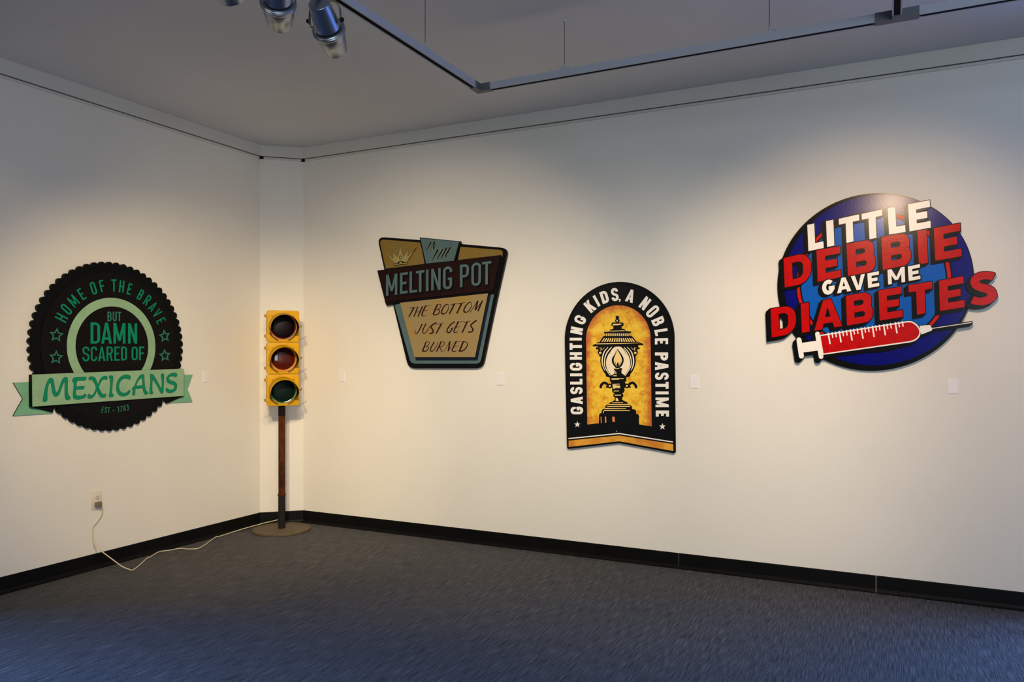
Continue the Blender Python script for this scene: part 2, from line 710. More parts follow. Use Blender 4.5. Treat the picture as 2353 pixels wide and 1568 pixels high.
def line_word(text, spans, TL, TR, BR, BL, s, t=None, **kw):
    """letters of one straight line; spans = (x0, x1) per letter in the same units as the corners' x"""
    items = []
    x0, x1 = BL[0], BR[0]

    def P(a, c, x):
        f = (x - a[0]) / (c[0] - a[0])
        return (x, a[1] + (c[1] - a[1]) * f)
    for ch, (a, c) in zip(text, spans):
        items.append(letter(ch, (P(TL, TR, a), P(TL, TR, c), P(BL, BR, c), P(BL, BR, a)), s, t, **kw))
    return word(items)


def axis_letter(ch, top, bot, wr, s, t=None, **kw):
    """letter given by the middle of its top and of its foot; wr = width / height"""
    T, B = Vector(top), Vector(bot); a = T - B; h = a.length; a /= h
    r = Vector((-a.y, a.x)) * (h * wr / 2)
    return letter(ch, (tuple(T - r), tuple(T + r), tuple(B + r), tuple(B - r)), s, t, **kw)


class Sign:
    def __init__(s, name, label, side, cpx, cpy):
        s.side = side
        u, v = on_wall(side, cpx, cpy)
        s.u, s.v = u, v
        loc = (u, Y0, v) if side == 'R' else (X0, u, v)
        s.root = thing(name, label, 'sign', loc, 0 if side == 'R' else PI / 2, 'painted wall signs')

    def plate(s, name, reg, material, d0, d1, parent=None, label=None, edge=None):
        """solid of thickness d0..d1 off the wall whose face outline is reg"""
        if not isinstance(reg, Reg):
            reg = resolve(reg)
        bm = bmesh.new()
        uv = [on_wall(s.side, x, y, d1) for x, y in reg.v]
        used = sorted({i for t in reg.t for i in t})
        F = {i: bm.verts.new((uv[i][0] - s.u, -d1, uv[i][1] - s.v)) for i in used}
        B = {i: bm.verts.new((uv[i][0] - s.u, -d0, uv[i][1] - s.v)) for i in used}
        es = set()
        for t in reg.t:
            for i in range(len(t)):
                es.add((t[i], t[(i + 1) % len(t)]))
        for t in reg.t:
            try:
                bm.faces.new([F[i] for i in t]); bm.faces.new([B[i] for i in reversed(t)])
            except ValueError:
                pass
        for a, c in es:
            if (c, a) not in es:
                f = bm.faces.new((F[c], F[a], B[a], B[c]))
                if edge:
                    f.material_index = 1
        o = obj(name, bm, material, parent or s.root)
        if edge:
            o.data.materials.append(edge)
        if label:
            o['label'] = label
        return o

    def circle(s, uc, vc, r, d, n=96, a0=0, a1=360):
        return [wall_px(s.side, uc + r * math.cos(math.radians(a0 + (a1 - a0) * i / n)), vc + r * math.sin(math.radians(a0 + (a1 - a0) * i / n)), d)
                for i in range(n if a1 - a0 == 360 else n + 1)]


# ------------------------------------------------------------------ the room
struct(boxobj('floor', (X0 - .2, YB - .2, -.1, XE + .2, Y0 + .2, 0), M_carpet))
struct(boxobj('ceiling', (X0 - .2, YB - .2, ZC, XE + .2, Y0 + .2, ZC + .1), M_ceil))


def wall_with_opening(name, x0, x1, z0, z1, place, material=M_wall, t=.2):
    """wall of local length 0..L, opening x0..x1, z0..z1 (None = solid); place(x, y, z) -> world"""
    bm = bmesh.new()
    for a in boxes_of(x0, x1, z0, z1):
        vs = box(bm, a[0], 0, a[1], a[2], t, a[3])
        for v in vs:
            v.co = Vector(place(*v.co))
    return struct(obj(name, bm, material))


def boxes_of(x0, x1, z0, z1):
    L = boxes_of.L
    if x0 is None:
        return [(0, 0, L, ZC)]
    return [(0, 0, x0, ZC), (x1, 0, L, ZC), (x0, 0, x1, z0), (x0, z1, x1, ZC)]


# right wall, in the picture as far as x = .7; its window lies beyond
boxes_of.L = XE + .2 - CB[0]
wall_with_opening('wall_right', 1.05 - CB[0], 3.7 - CB[0], .30, 2.85, lambda x, y, z: (CB[0] + x, Y0 + y, z))
boxes_of.L = CA[1] - YB + .2
wall_with_opening('wall_left', 3.4, 6.6, .30, 2.85, lambda x, y, z: (X0 - y, YB - .2 + x, z))
boxes_of.L = XE - X0 + .4
wall_with_opening('wall_back', 6.639, 8.739, .5, 2.8, lambda x, y, z: (X0 - .2 + x, YB - y, z))
boxes_of.L = Y0 - YB + .4
wall_with_opening('wall_far', None, 0, 0, 0, lambda x, y, z: (XE + y, YB - .2 + x, z))
bm = bmesh.new()
cn = Vector((CB[1] - CA[1], -(CB[0] - CA[0]), 0)).normalized()        # out of the chamfer into the room
pts = [Vector((*CA, 0)), Vector((*CB, 0)), Vector((CB[0], Y0 + .2, 0)), Vector((X0 - .2, Y0 + .2, 0)), Vector((X0 - .2, CA[1], 0))]
lo = [bm.verts.new(p) for p in pts]; hi = [bm.verts.new(p + UP * ZC) for p in pts]
for i in range(5):
    bm.faces.new((lo[i], lo[(i + 1) % 5], hi[(i + 1) % 5], hi[i]))
bm.faces.new(lo); bm.faces.new(hi)
struct(obj('wall_corner', bm, M_wall))


def window(name, p0, p1, z0, z1, nrm, n):
    """frame with n lights standing in a wall opening from p0 to p1"""
    bm = bmesh.new(); p0 = Vector((*p0, 0)); p1 = Vector((*p1, 0)); L = (p1 - p0).length; d = (p1 - p0) / L
    nn = Vector((*nrm, 0))

    def bar(a, c, za, zb):
        vs = box(bm, a, .06, za, c, .11, zb)
        for v in vs:
            v.co = p0 + d * v.co.x - nn * v.co.y + UP * v.co.z
    bar(0, L, z0, z0 + .06); bar(0, L, z1 - .06, z1)
    for i in range(n + 1):
        c = L * i / n
        bar(max(0, c - .03), min(L, c + .03), z0 + .06, z1 - .06)
    return struct(obj(name, bm, M_frame))


window('window_1', (1.05, Y0), (3.7, Y0), .30, 2.85, (0, -1), 2)
window('window_2', (X0, -1.0), (X0, 2.2), .30, 2.85, (1, 0), 2)
window('window_3', (1.8, YB), (3.9, YB), .5, 2.8, (0, 1), 2)

# frieze, shadow gap and bead under it
runs = [('left', (X0, 2.25, 0), (*CA, 0), (1, 0, 0)), ('corner', (*CA, 0), (*CB, 0), tuple(cn)), ('right', (*CB, 0), (1.05, Y0, 0), (0, -1, 0))]
fr = [(0, ZL + .0034), (.013, ZL + .0034), (.013, ZC - .004), (.011, ZC), (0, ZC)]
bead = [(0, ZL - .020), (.007, ZL - .020), (.010, ZL - .016), (.010, ZL - .007), (.004, ZL - .001), (0, ZL - .001)]
gap = [(0, ZL - .003), (.0015, ZL - .003), (.0015, ZL + .0038), (0, ZL + .0038)]
for k, (nm, a, c, nr) in enumerate(runs):
    for prof, nme, mt in ((fr, 'trim_%d' % (1 + k), M_frieze), (bead, 'trim_%d' % (4 + k), M_frieze), (gap, 'trim_%d' % (7 + k), M_gap)):
        bm = bmesh.new(); extrude_profile(bm, prof, a, c, nr); struct(obj(nme, bm, mt))
# small dark breaks of the bead in the two corners
for k, (p, a) in enumerate((((CA[0] + .008, CA[1] - .008, ZL - .013), .55), ((CB[0] - .004, CB[1] - .011, ZL - .013), .25))):
    bm = bmesh.new(); box(bm, -.028, -.006, -.008, .028, .006, .010, Matrix.Translation(p) @ Matrix.Rotation(a, 4, 'Z'))
    struct(obj('trim_%d' % (10 + k), bm, M_break))

# rubber cove base
cove = [(0, 0), (.020, 0), (.020, .003), (.014, .006), (.008, .013), (.005, .024), (.0042, .096), (.003, .100), (0, .1005)]


def seam(px, py):
    return on_wall('R', px, py)[0]


s1, s2 = seam(1560, 1290), seam(2013, 1340)
g = .0012
bruns = [('baseboard_left', (X0, 2.25, 0), (*CA, 0), (1, 0, 0)),
         ('baseboard_corner', (*CA, 0), (*CB, 0), tuple(cn)),
         ('baseboard_right', (*CB, 0), (s1 - g, Y0, 0), (0, -1, 0)),
         ('baseboard_right.001', (s1 + g, Y0, 0), (s2 - g, Y0, 0), (0, -1, 0)),
         ('baseboard_right.002', (s2 + g, Y0, 0), (1.05, Y0, 0), (0, -1, 0))]
for nm, a, c, nr in bruns:
    bm = bmesh.new(); extrude_profile(bm, cove, a, c, nr); struct(obj(nm, bm, M_base))

# ------------------------------------------------------------------ sign 1: green and black bottle-cap sign on the left wall
P_black = mat('sign_black', (15, 12, 13), .5, bump=.05, bscale=90)
P_rim = mat('sign_black_rim', (7, 9, 10), .45)
P_edge = mat('sign_edge_black', (9, 9, 10), .6)
P_lgreen = mat('pale_green_paint', (138, 174, 140), .6, spec=.2, var=.06, scale=14)
P_tail = mat('tail_green_paint', (116, 172, 138), .6, spec=.2, var=.05, scale=14)
P_teal = mat('teal_shade_paint', (45, 110, 100), .55)
P_green = mat('green_paint', (2, 130, 96), .6, spec=.15)
P_dgreen = mat('dark_green_line', (14, 62, 40), .5)
P_mgreen = mat('muted_green_paint', (44, 116, 96), .6, spec=.15)

A = crop(20, 590, 3.7341)
s1g = Sign('bottle_cap_sign', 'round black sign with scalloped rim and pale green banner, on left wall', 'L', *A(840, 772))
DF = .022
uL = on_wall('L', *A(165, 745), DF)[0]; uR = on_wall('L', *A(1497, 800), DF)[0]
vT = on_wall('L', *A(850, 42), DF)[1]; vB = on_wall('L', *A(850, 1500), DF)[1]
uc, vc = (uL + uR) / 2, (vT + vB) / 2
R1 = ((uR - uL) / 2 + (vT - vB) / 2) / 2
NB = 64


def scallop(r0, bump, n, d):
    out = []
    m_ = 10
    for i in range(n):
        for j in range(m_):
            a = 2 * PI * (i + j / m_) / n
            q = abs(math.sin(PI * j / m_)) ** .7
            rad = r0 + bump * q
            out.append(wall_px('L', uc + rad * math.cos(a), vc + rad * math.sin(a), d))
    return out


s1g.plate('scalloped_rim', [scallop(R1 * .958, R1 * .042, NB, DF)], P_rim, .002, DF)
s1g.plate('face_disc', [s1g.circle(uc, vc, R1 * .872, DF + .003)], P_black, DF - .002, DF + .003)
ring = resolve([s1g.circle(uc, vc, R1 * .575, DF + .004)], [s1g.circle(uc, vc, R1 * .474, DF + .004)])
s1g.plate('ring', ring, P_lgreen, DF, DF + .0045, label='pale green ring')

B1 = crop(90, 630, 13.07); B2 = crop(240, 630, 13.07)
arcw = [('H', B1, (502, 1225), (838, 1402), .44), ('O', B1, (667, 925), (968, 1190), .40), ('M', B1, (907, 672), (1152, 942), .60),
        ('E', B1, (1178, 450), (1375, 757), .38), ('O', B1, (1572, 240), (1690, 612), .40), ('F', B1, (1852, 185), (1932, 535), .37),
        ('T', B2, (285, 163), (288, 522), .42), ('H', B2, (538, 195), (500, 552), .40), ('E', B2, (798, 288), (722, 615), .37),
        ('B', B2, (1158, 482), (1016, 765), .41), ('R', B2, (1380, 655), (1202, 925), .42), ('A', B2, (1558, 865), (1350, 1092), .52),
        ('V', B2, (1695, 1082), (1475, 1275), .50), ('E', B2, (1825, 1342), (1575, 1472), .42)]
items = []
for ch, K, t_, b_, wr in arcw:
    T, Bt = K(*t_), K(*b_)
    items.append(axis_letter(ch, T, Bt, wr, dist(T, Bt) * .118, mv=.12))
for i0, i1, tx in ((0, 4, 'HOME'), (4, 6, 'OF'), (6, 9, 'THE'), (9, 14, 'BRAVE')):
    s1g.plate('lettering', word(items[i0:i1]), P_green, DF + .001, DF + .0042, label='curved green letters reading ' + tx)
D1 = crop(170, 700, 10.455)


def lw(K, text, spans, TL, TR, BR, BL, s, t=None, **kw):
    items = []

    def P(a, c, x):
        f = (x - a[0]) / (c[0] - a[0]) if c[0] != a[0] else 0
        return (x, a[1] + (c[1] - a[1]) * f)
    for ch, (a, c) in zip(text, spans):
        q = [P(TL, TR, a), P(TL, TR, c), P(BL, BR, c), P(BL, BR, a)]
        items.append(letter(ch, [K(*p) for p in q], s / K.k, (t or s) / K.k, **kw))
    return word(items)


s1g.plate('lettering', lw(D1, 'BUT', [(805, 903), (933, 1027), (1045, 1140)], (800, 172), (1140, 178), (1140, 403), (800, 402), 30, 28), P_mgreen, DF + .001, DF + .0042,
          label='thin green letters reading BUT')
s1g.plate('lettering', lw(D1, 'DAMN', [(400, 628), (655, 912), (948, 1237), (1300, 1517)], (400, 430), (1517, 456), (1517, 942), (400, 942), 66, 58, mv=.14), P_green, DF + .001, DF + .0042,
          label='tall green letters reading DAMN')
for tx, sp_ in (('SCARED', [(205, 372), (405, 556), (583, 753), (783, 933), (972, 1098), (1133, 1273)]), ('OF', [(1385, 1530), (1565, 1688)])):
    s1g.plate('lettering', lw(D1, tx, sp_, (205, 1012), (1688, 1012), (1688, 1335), (205, 1370), 40, 38), P_green, DF + .001, DF + .0042, label='green letters reading ' + tx)
E2 = crop(240, 840, 11.765); E1 = crop(60, 840, 11.765)
est = [('E', (-60, 1112), (0, 1108), (-33, 1278), (-88, 1278)), ('S', (15, 1128), (82, 1122), (60, 1285), (0, 1288)), ('T', (85, 1135), (165, 1130), (150, 1283), (75, 1287)),
       ('-', (222, 1214), (278, 1212), (278, 1230), (222, 1232)), ('1', (345, 1120), (385, 1110), (400, 1262), (362, 1268)), ('7', (418, 1106), (478, 1095), (478, 1250), (425, 1256)),
       ('8', (505, 1085), (565, 1075), (578, 1230), (518, 1240)), ('3', (590, 1065), (645, 1055), (662, 1210), (605, 1220))]
s1g.plate('lettering', word([letter(q[0], [E2(*p) for p in q[1:]], 19 / 11.765, 17 / 11.765) for q in est]), P_mgreen, DF + .001, DF + .0042,
          label='small green letters reading EST - 1783')


def star_pts(cx, cy, ro, ri, rot=0, sx=1.0):
    out = []
    for i in range(10):
        a = math.radians(-90 + rot + 36 * i); r = ro if i % 2 == 0 else ri
        out.append((cx + r * math.cos(a) * sx, cy + r * math.sin(a)))
    return out


for cx, cy, ro, rot, sx in ((410, 674, 53, 6, 1.0), (407, 866, 53, 3, 1.0), (1338, 682, 46, -8, .9), (1340, 849, 47, -4, .9)):
    st = [A(*p) for p in star_pts(cx, cy, ro, ro * .47, rot, sx)]
    s1g.plate('star', strip(st, 10.5 / 3.7341, closed=True) + [disc(p, 5 / 3.7341, 8) for p in st[::2]], P_mgreen, DF + .001, DF + .0042, label='green outlined star')

# banner: two tails on the wall, dark folds, raised front
left_tail = [(40, 1083), (200, 1076), (200, 1297), (378, 1338), (375, 1345), (40, 1367), (122, 1220)]
right_tail = [(1490, 1015), (1578, 1013), (1535, 1138), (1578, 1246), (1360, 1258), (1490, 1197)]
s1g.plate('banner_tail', [[A(*p) for p in left_tail]], P_tail, .001, .010, edge=P_edge)
s1g.plate('banner_tail', [[A(*p) for p in right_tail]], P_tail, .001, .010, edge=P_edge)
s1g.plate('banner_tail_shading', [[A(*p) for p in [(170, 1078), (203, 1076), (203, 1300), (300, 1322), (200, 1310), (172, 1300)]]], P_teal, .009, .0106, label='teal painted shade along the left tail')
s1g.plate('banner_fold', [[A(*p) for p in [(196, 1290), (380, 1339), (384, 1308), (470, 1262), (460, 1240), (203, 1240)]]], P_edge, .008, .020, label='black fold under the banner, left end')
s1g.plate('banner_fold', [[A(*p) for p in [(1503, 1196), (1354, 1262), (1343, 1238), (1300, 1215), (1300, 1180), (1500, 1180)]]], P_edge, .008, .020, label='black fold under the banner, right end')
DB = .042
s1g.plate('banner', [[A(*p) for p in [(200, 1013), (1503, 962), (1503, 1195), (203, 1288)]]], P_lgreen, .010, DB, edge=P_edge)
mex = []
mexo = {
    'M': (E1, [(450, 960), (470, 820), (500, 660), (545, 500), (600, 385), (670, 335), (735, 365), (755, 440), (770, 560), (795, 680), (825, 725), (865, 680), (910, 560), (960, 420), (1010, 340), (1070, 315), (1120, 345), (1130, 430), (1125, 560), (1130, 700), (1150, 800), (1200, 870), (1185, 920), (1110, 945), (1065, 910), (1045, 820), (1040, 680), (1045, 540), (1040, 470), (1015, 480), (975, 580), (930, 710), (880, 810), (800, 850), (740, 810), (700, 700), (680, 580), (665, 490), (635, 485), (605, 570), (585, 680), (575, 800), (575, 940), (540, 980), (480, 993)]),
    'E': (E1, [(1250, 450), (1262, 370), (1310, 325), (1450, 315), (1610, 310), (1632, 335), (1600, 410), (1500, 415), (1385, 425), (1372, 480), (1370, 570), (1450, 560), (1560, 555), (1582, 580), (1545, 650), (1450, 655), (1355, 668), (1350, 760), (1370, 805), (1430, 822), (1520, 810), (1600, 770), (1632, 800), (1610, 860), (1520, 905), (1400, 930), (1300, 905), (1265, 840), (1275, 700), (1285, 560), (1280, 465)]),
    'X': (E1, [(1690, 360), (1710, 310), (1780, 297), (1850, 320), (1900, 390), (1945, 500), (1985, 400), (2060, 310), (2150, 283), (2200, 310), (2200, 350), (2170, 400), (2110, 380), (2050, 420), (2000, 510), (1975, 590), (2010, 680), (2060, 760), (2100, 780), (2150, 765), (2170, 800), (2140, 860), (2060, 880), (1990, 840), (1940, 760), (1915, 690), (1880, 780), (1810, 870), (1730, 905), (1665, 875), (1660, 830), (1700, 765), (1740, 795), (1790, 795), (1840, 740), (1885, 610), (1850, 500), (1800, 420), (1760, 385), (1715, 405)]),
    'I': (E2, [(120, 310), (150, 280), (190, 270), (230, 290), (235, 370), (225, 480), (215, 600), (208, 700), (215, 760), (250, 800), (230, 850), (170, 862), (125, 840), (135, 740), (150, 600), (155, 470), (150, 390)]),
    'C': (E2, [(715, 320), (690, 385), (650, 380), (560, 360), (480, 390), (420, 460), (395, 560), (410, 650), (450, 715), (520, 745), (600, 725), (670, 665), (700, 680), (690, 740), (620, 810), (500, 843), (400, 810), (335, 720), (320, 600), (335, 480), (390, 360), (480, 280), (590, 250), (680, 270)]),
    'A': (E2, [(745, 620), (800, 560), (840, 480), (890, 370), (950, 280), (1030, 235), (1075, 270), (1085, 400), (1095, 540), (1125, 670), (1185, 735), (1160, 780), (1110, 797), (1070, 760), (1045, 690), (1025, 625), (930, 635), (845, 640), (835, 740), (825, 800), (770, 820), (750, 790), (765, 700), (745, 650)]),
    'N': (E2, [(1230, 260), (1265, 232), (1310, 240), (1380, 340), (1460, 480), (1535, 610), (1550, 520), (1545, 400), (1525, 270), (1560, 222), (1605, 230), (1615, 330), (1605, 480), (1600, 640), (1595, 730), (1550, 762), (1510, 740), (1450, 610), (1380, 490), (1320, 400), (1300, 450), (1295, 600), (1300, 690), (1318, 740), (1300, 775), (1240, 785), (1215, 750), (1230, 600), (1240, 420)]),
    'S': (E2, [(1960, 230), (1965, 270), (1935, 322), (1880, 305), (1810, 295), (1750, 330), (1745, 360), (1790, 400), (1880, 430), (1945, 480), (1965, 560), (1945, 650), (1880, 720), (1780, 750), (1690, 730), (1655, 670), (1665, 615), (1695, 610), (1730, 640), (1800, 655), (1870, 630), (1895, 580), (1870, 540), (1790, 510), (1710, 470), (1675, 410), (1680, 330), (1740, 250), (1830, 205), (1910, 200)]),
}
hole = [E2(*p) for p in smooth([(870, 545), (910, 440), (960, 370), (1005, 350), (1020, 420), (1020, 530), (950, 538)], True, 4)]
mexr = resolve([[K(*p) for p in smooth(pl, True, 4)] for K, pl in mexo.values()], [hole])
s1g.plate('lettering', mexr, P_dgreen, DB - .001, DB + .0006, label='dark line round the brush letters')
s1g.plate('lettering', dilate(mexr, -.75), P_green, DB - .001, DB + .0014, label='green brush letters reading MEXICANS')

# ------------------------------------------------------------------ sign 2: crown sign on the right wall
Q_frame = mat('frame_black', (13, 13, 16), .4)
Q_side = mat('board_edge', (60, 56, 50), .7)
Q_yel = mat('aged_yellow_paint', (144, 126, 86), .65, rgb2=(156, 122, 52), scale=7, lo=.48, hi=.80, spec=.15)
Q_blue = mat('grey_blue_paint', (78, 102, 107), .6, spec=.15, var=.06, scale=12)
Q_navy = mat('navy_paint', (22, 27, 44), .5)
Q_mar = mat('maroon_paint', (30, 13, 13), .55, var=.12, scale=18)
Q_cream = mat('crown_cream_paint', (150, 136, 86), .6, spec=.15, var=.08, scale=30)
Q_ink = mat('ink_brown', (48, 22, 24), .5)
Q_blk = mat('ink_black', (12, 10, 10), .5)
Q_halo = mat('pale_outline_paint', (138, 152, 130), .6, spec=.15)
Q_halo2 = mat('yellow_outline_paint', (178, 156, 108), .6, spec=.15)
Q_olive = mat('dark_yellow_paint', (122, 104, 54), .65, rgb2=(132, 98, 28), scale=7, lo=.48, hi=.80, spec=.15)
P = crop(850, 530, 4.7529)
s2g = Sign('crown_sign', 'shield shaped sign with a crown, maroon banner and yellow lower panel', 'R', *P(785, 790))


def rp_(K, pts, r=0, n=6):
    """polygon with its corners rounded; pts may carry their own radius as a third value"""
    out = []; m_ = len(pts)
    for i in range(m_):
        b_ = Vector(pts[i][:2]); a = Vector(pts[i - 1][:2]); c = Vector(pts[(i + 1) % m_][:2])
        q = pts[i][2] if len(pts[i]) > 2 else r
        if q <= 0:
            out.append(K(*b_)); continue
        e1 = (a - b_).normalized(); e2 = (c - b_).normalized()
        p0 = b_ + e1 * q; p1 = b_ + e2 * q
        for j in range(n + 1):
            t = j / n
            z = p0 * (1 - t) ** 2 + b_ * 2 * t * (1 - t) + p1 * t * t
            out.append(K(*z))
    return out


d0, d1 = .010, .030
s2g.plate('backing_board', [rp_(P, [(80, 68, 85), (550, 104), (985, 146), (1510, 193, 85), (1362, 860), (1228, 1505, 75), (420, 1505, 75), (255, 820), (160, 440)])],
          Q_frame, d0, d1, edge=Q_side)
s2g.plate('upper_panel', [rp_(P, [(102, 95, 55), (546, 131), (612, 362), (172, 417)])], Q_olive, d1 - .001, d1 + .002, label='yellow panel behind the crown')
s2g.plate('upper_panel', [rp_(P, [(990, 178), (1455, 214, 40), (1443, 303), (1422, 303), (1425, 268), (960, 322)])], Q_olive, d1 - .001, d1 + .002, label='small yellow panel at upper right')
s2g.plate('lower_frame', [rp_(P, [(268, 812), (330, 800), (1325, 690), (1357, 690), (1205, 1455, 50), (448, 1455, 50)])], Q_blue, d1 - .001, d1 + .001, label='grey blue stripe round the lower panel')
s2g.plate('lower_shadow', [rp_(P, [(334, 780), (1325, 690), (1175, 1421), (503, 1421), (495, 1385)])], Q_navy, d1, d1 + .002, label='navy drop shadow')
dy = d1 + .010
s2g.plate('lower_panel', [rp_(P, [(328, 790), (1290, 686), (1148, 1383), (487, 1383)])], Q_yel, d1 + .001, dy, label='yellow lower panel', edge=Q_frame)
s2g.plate('banner_shadow', [rp_(P, [(160, 770), (182, 822), (328, 790), (1392, 690), (1445, 300), (1430, 268), (1200, 300)])], Q_frame, d1 - .010, d1 + .008)
dm = d1 + .018
s2g.plate('banner', [rp_(P, [(80, 437), (1425, 268), (1343, 656), (165, 778)])], Q_mar, d1 - .012, dm, label='maroon banner', edge=Q_frame)
s2g.plate('tab', [rp_(P, [(543, 75), (982, 117), (985, 150), (925, 345), (600, 380)])], Q_frame, d0 + .002, d1 + .009)
s2g.plate('tab_face', [rp_(P, [(552, 84), (973, 122), (917, 329), (613, 361)])], Q_blue, d1 + .006, d1 + .0105, label='grey blue tab face')
Q = crop(860, 590, 7.8433)
mp_ = [('M', (212, 328), (417, 305), (415, 688), (212, 706)), ('E', (463, 295), (605, 278), (600, 656), (463, 676)), ('L', (635, 272), (778, 255), (773, 640), (635, 656)),
       ('T', (752, 262), (905, 240), (905, 628), (752, 643)), ('I', (932, 235), (978, 230), (976, 620), (932, 625)), ('N', (1027, 222), (1197, 203), (1194, 597), (1027, 612)),
       ('G', (1240, 185), (1405, 168), (1402, 578), (1240, 597)), ('P', (1545, 150), (1708, 130), (1700, 535), (1545, 553)), ('O', (1750, 118), (1925, 98), (1920, 517), (1750, 537)),
       ('T', (1943, 98), (2110, 78), (2105, 490), (1943, 510))]
for i0, i1, tx in ((0, 7, 'MELTING'), (7, 10, 'POT')):
    mpr = word([letter(q[0], [Q(*p) for p in q[1:]], 46 / 7.8433, 44 / 7.8433, mv=.2) for q in mp_[i0:i1]])
    s2g.plate('lettering_shadow', sweep(mpr, (28 / 7.8433, 38 / 7.8433)), Q_blk, dm - .001, dm + .0015, label='black drop shadow of the letters')
    s2g.plate('lettering', mpr, Q_blue, dm, dm + .006, label='grey blue letters reading ' + tx, edge=Q_blk)
# crown
Rr = crop(860, 540, 11.765)
crown = [(255, 430), (512, 635), (498, 455), (640, 595), (700, 285), (785, 580), (915, 395), (908, 572), (1165, 320), (890, 738), (884, 792), (555, 832), (548, 770)]
cr_ = resolve([[Rr(*p) for p in crown]])
s2g.plate('crown', dilate(cr_, .35), Q_blk, d1 + .001, d1 + .0028, label='black outlined crown')
wedge = resolve([[Rr(*p) for p in [(1165, 320), (1118, 350), (885, 725), (900, 745)]]] + strip([Rr(548, 778), Rr(892, 742)], 1.5) + strip([Rr(556, 824), Rr(884, 786)], 1.3)
                + [[Rr(*p) for p in [(620, 765), (645, 730), (690, 708), (740, 706), (790, 722), (815, 748)]]])
s2g.plate('crown_face', cut(dilate(cr_, -.45), wedge), Q_cream, d1 + .002, d1 + .0034)
s2g.plate('crown_gem', [disc(Rr(708, 612), 2.7, 16, 4.8)], Q_blk, d1 + .003, d1 + .004)
s2g.plate('crown_gem', [disc(Rr(710, 612), 1.5, 16, 3.4)], Q_halo, d1 + .003, d1 + .0043)
s2g.plate('crown_band', [disc(Rr(716, 748), 3.4, 14, 2.0)], Q_cream, d1 + .003, d1 + .0040)


def brush(K, strokes):
    polys = []
    for pts, w in strokes:
        ws = [x / K.k for x in (w if hasattr(w, '__len__') else [w, w])]
        pp = smooth(pts, False, 5) if len(pts) > 2 else pts
        polys += strip([K(*p) for p in pp], ws)
    return resolve(polys)


it_ = [([(1538, 190), (1395, 445)], (38, 16)), ([(1472, 440), (1620, 180)], (10, 16)), ([(1628, 175), (1592, 400)], (42, 20)), ([(1596, 400), (1735, 150)], (18, 10)),
                   ([(1620, 450), (1700, 400), (1795, 385)], (20, 10)), ([(1725, 405), (1565, 682)], (44, 22)),
                   ([(1855, 375), (1690, 665)], (40, 24)), ([(1960, 340), (1800, 655)], (42, 24)), ([(1740, 565), (1890, 505)], (16, 10)),
                   ([(2055, 340), (1960, 500), (1915, 600)], (44, 28)), ([(2020, 355), (2090, 330), (2172, 312)], (20, 10)), ([(1985, 475), (2090, 432)], (16, 8)), ([(1912, 595), (1960, 600), (2055, 552)], (26, 8))]
for strokes, tx in ((it_[:4], 'IN'), (it_[4:], 'THE')):
    inthe = brush(Rr, strokes)
    s2g.plate('lettering_outline', dilate(inthe, .55), Q_halo, d1 + .010, d1 + .0112, label='pale outline of the brush letters')
    s2g.plate('lettering', inthe, Q_blk, d1 + .010, d1 + .012, label='black brush letters reading ' + tx)
T_ = crop(920, 680, 10.455)
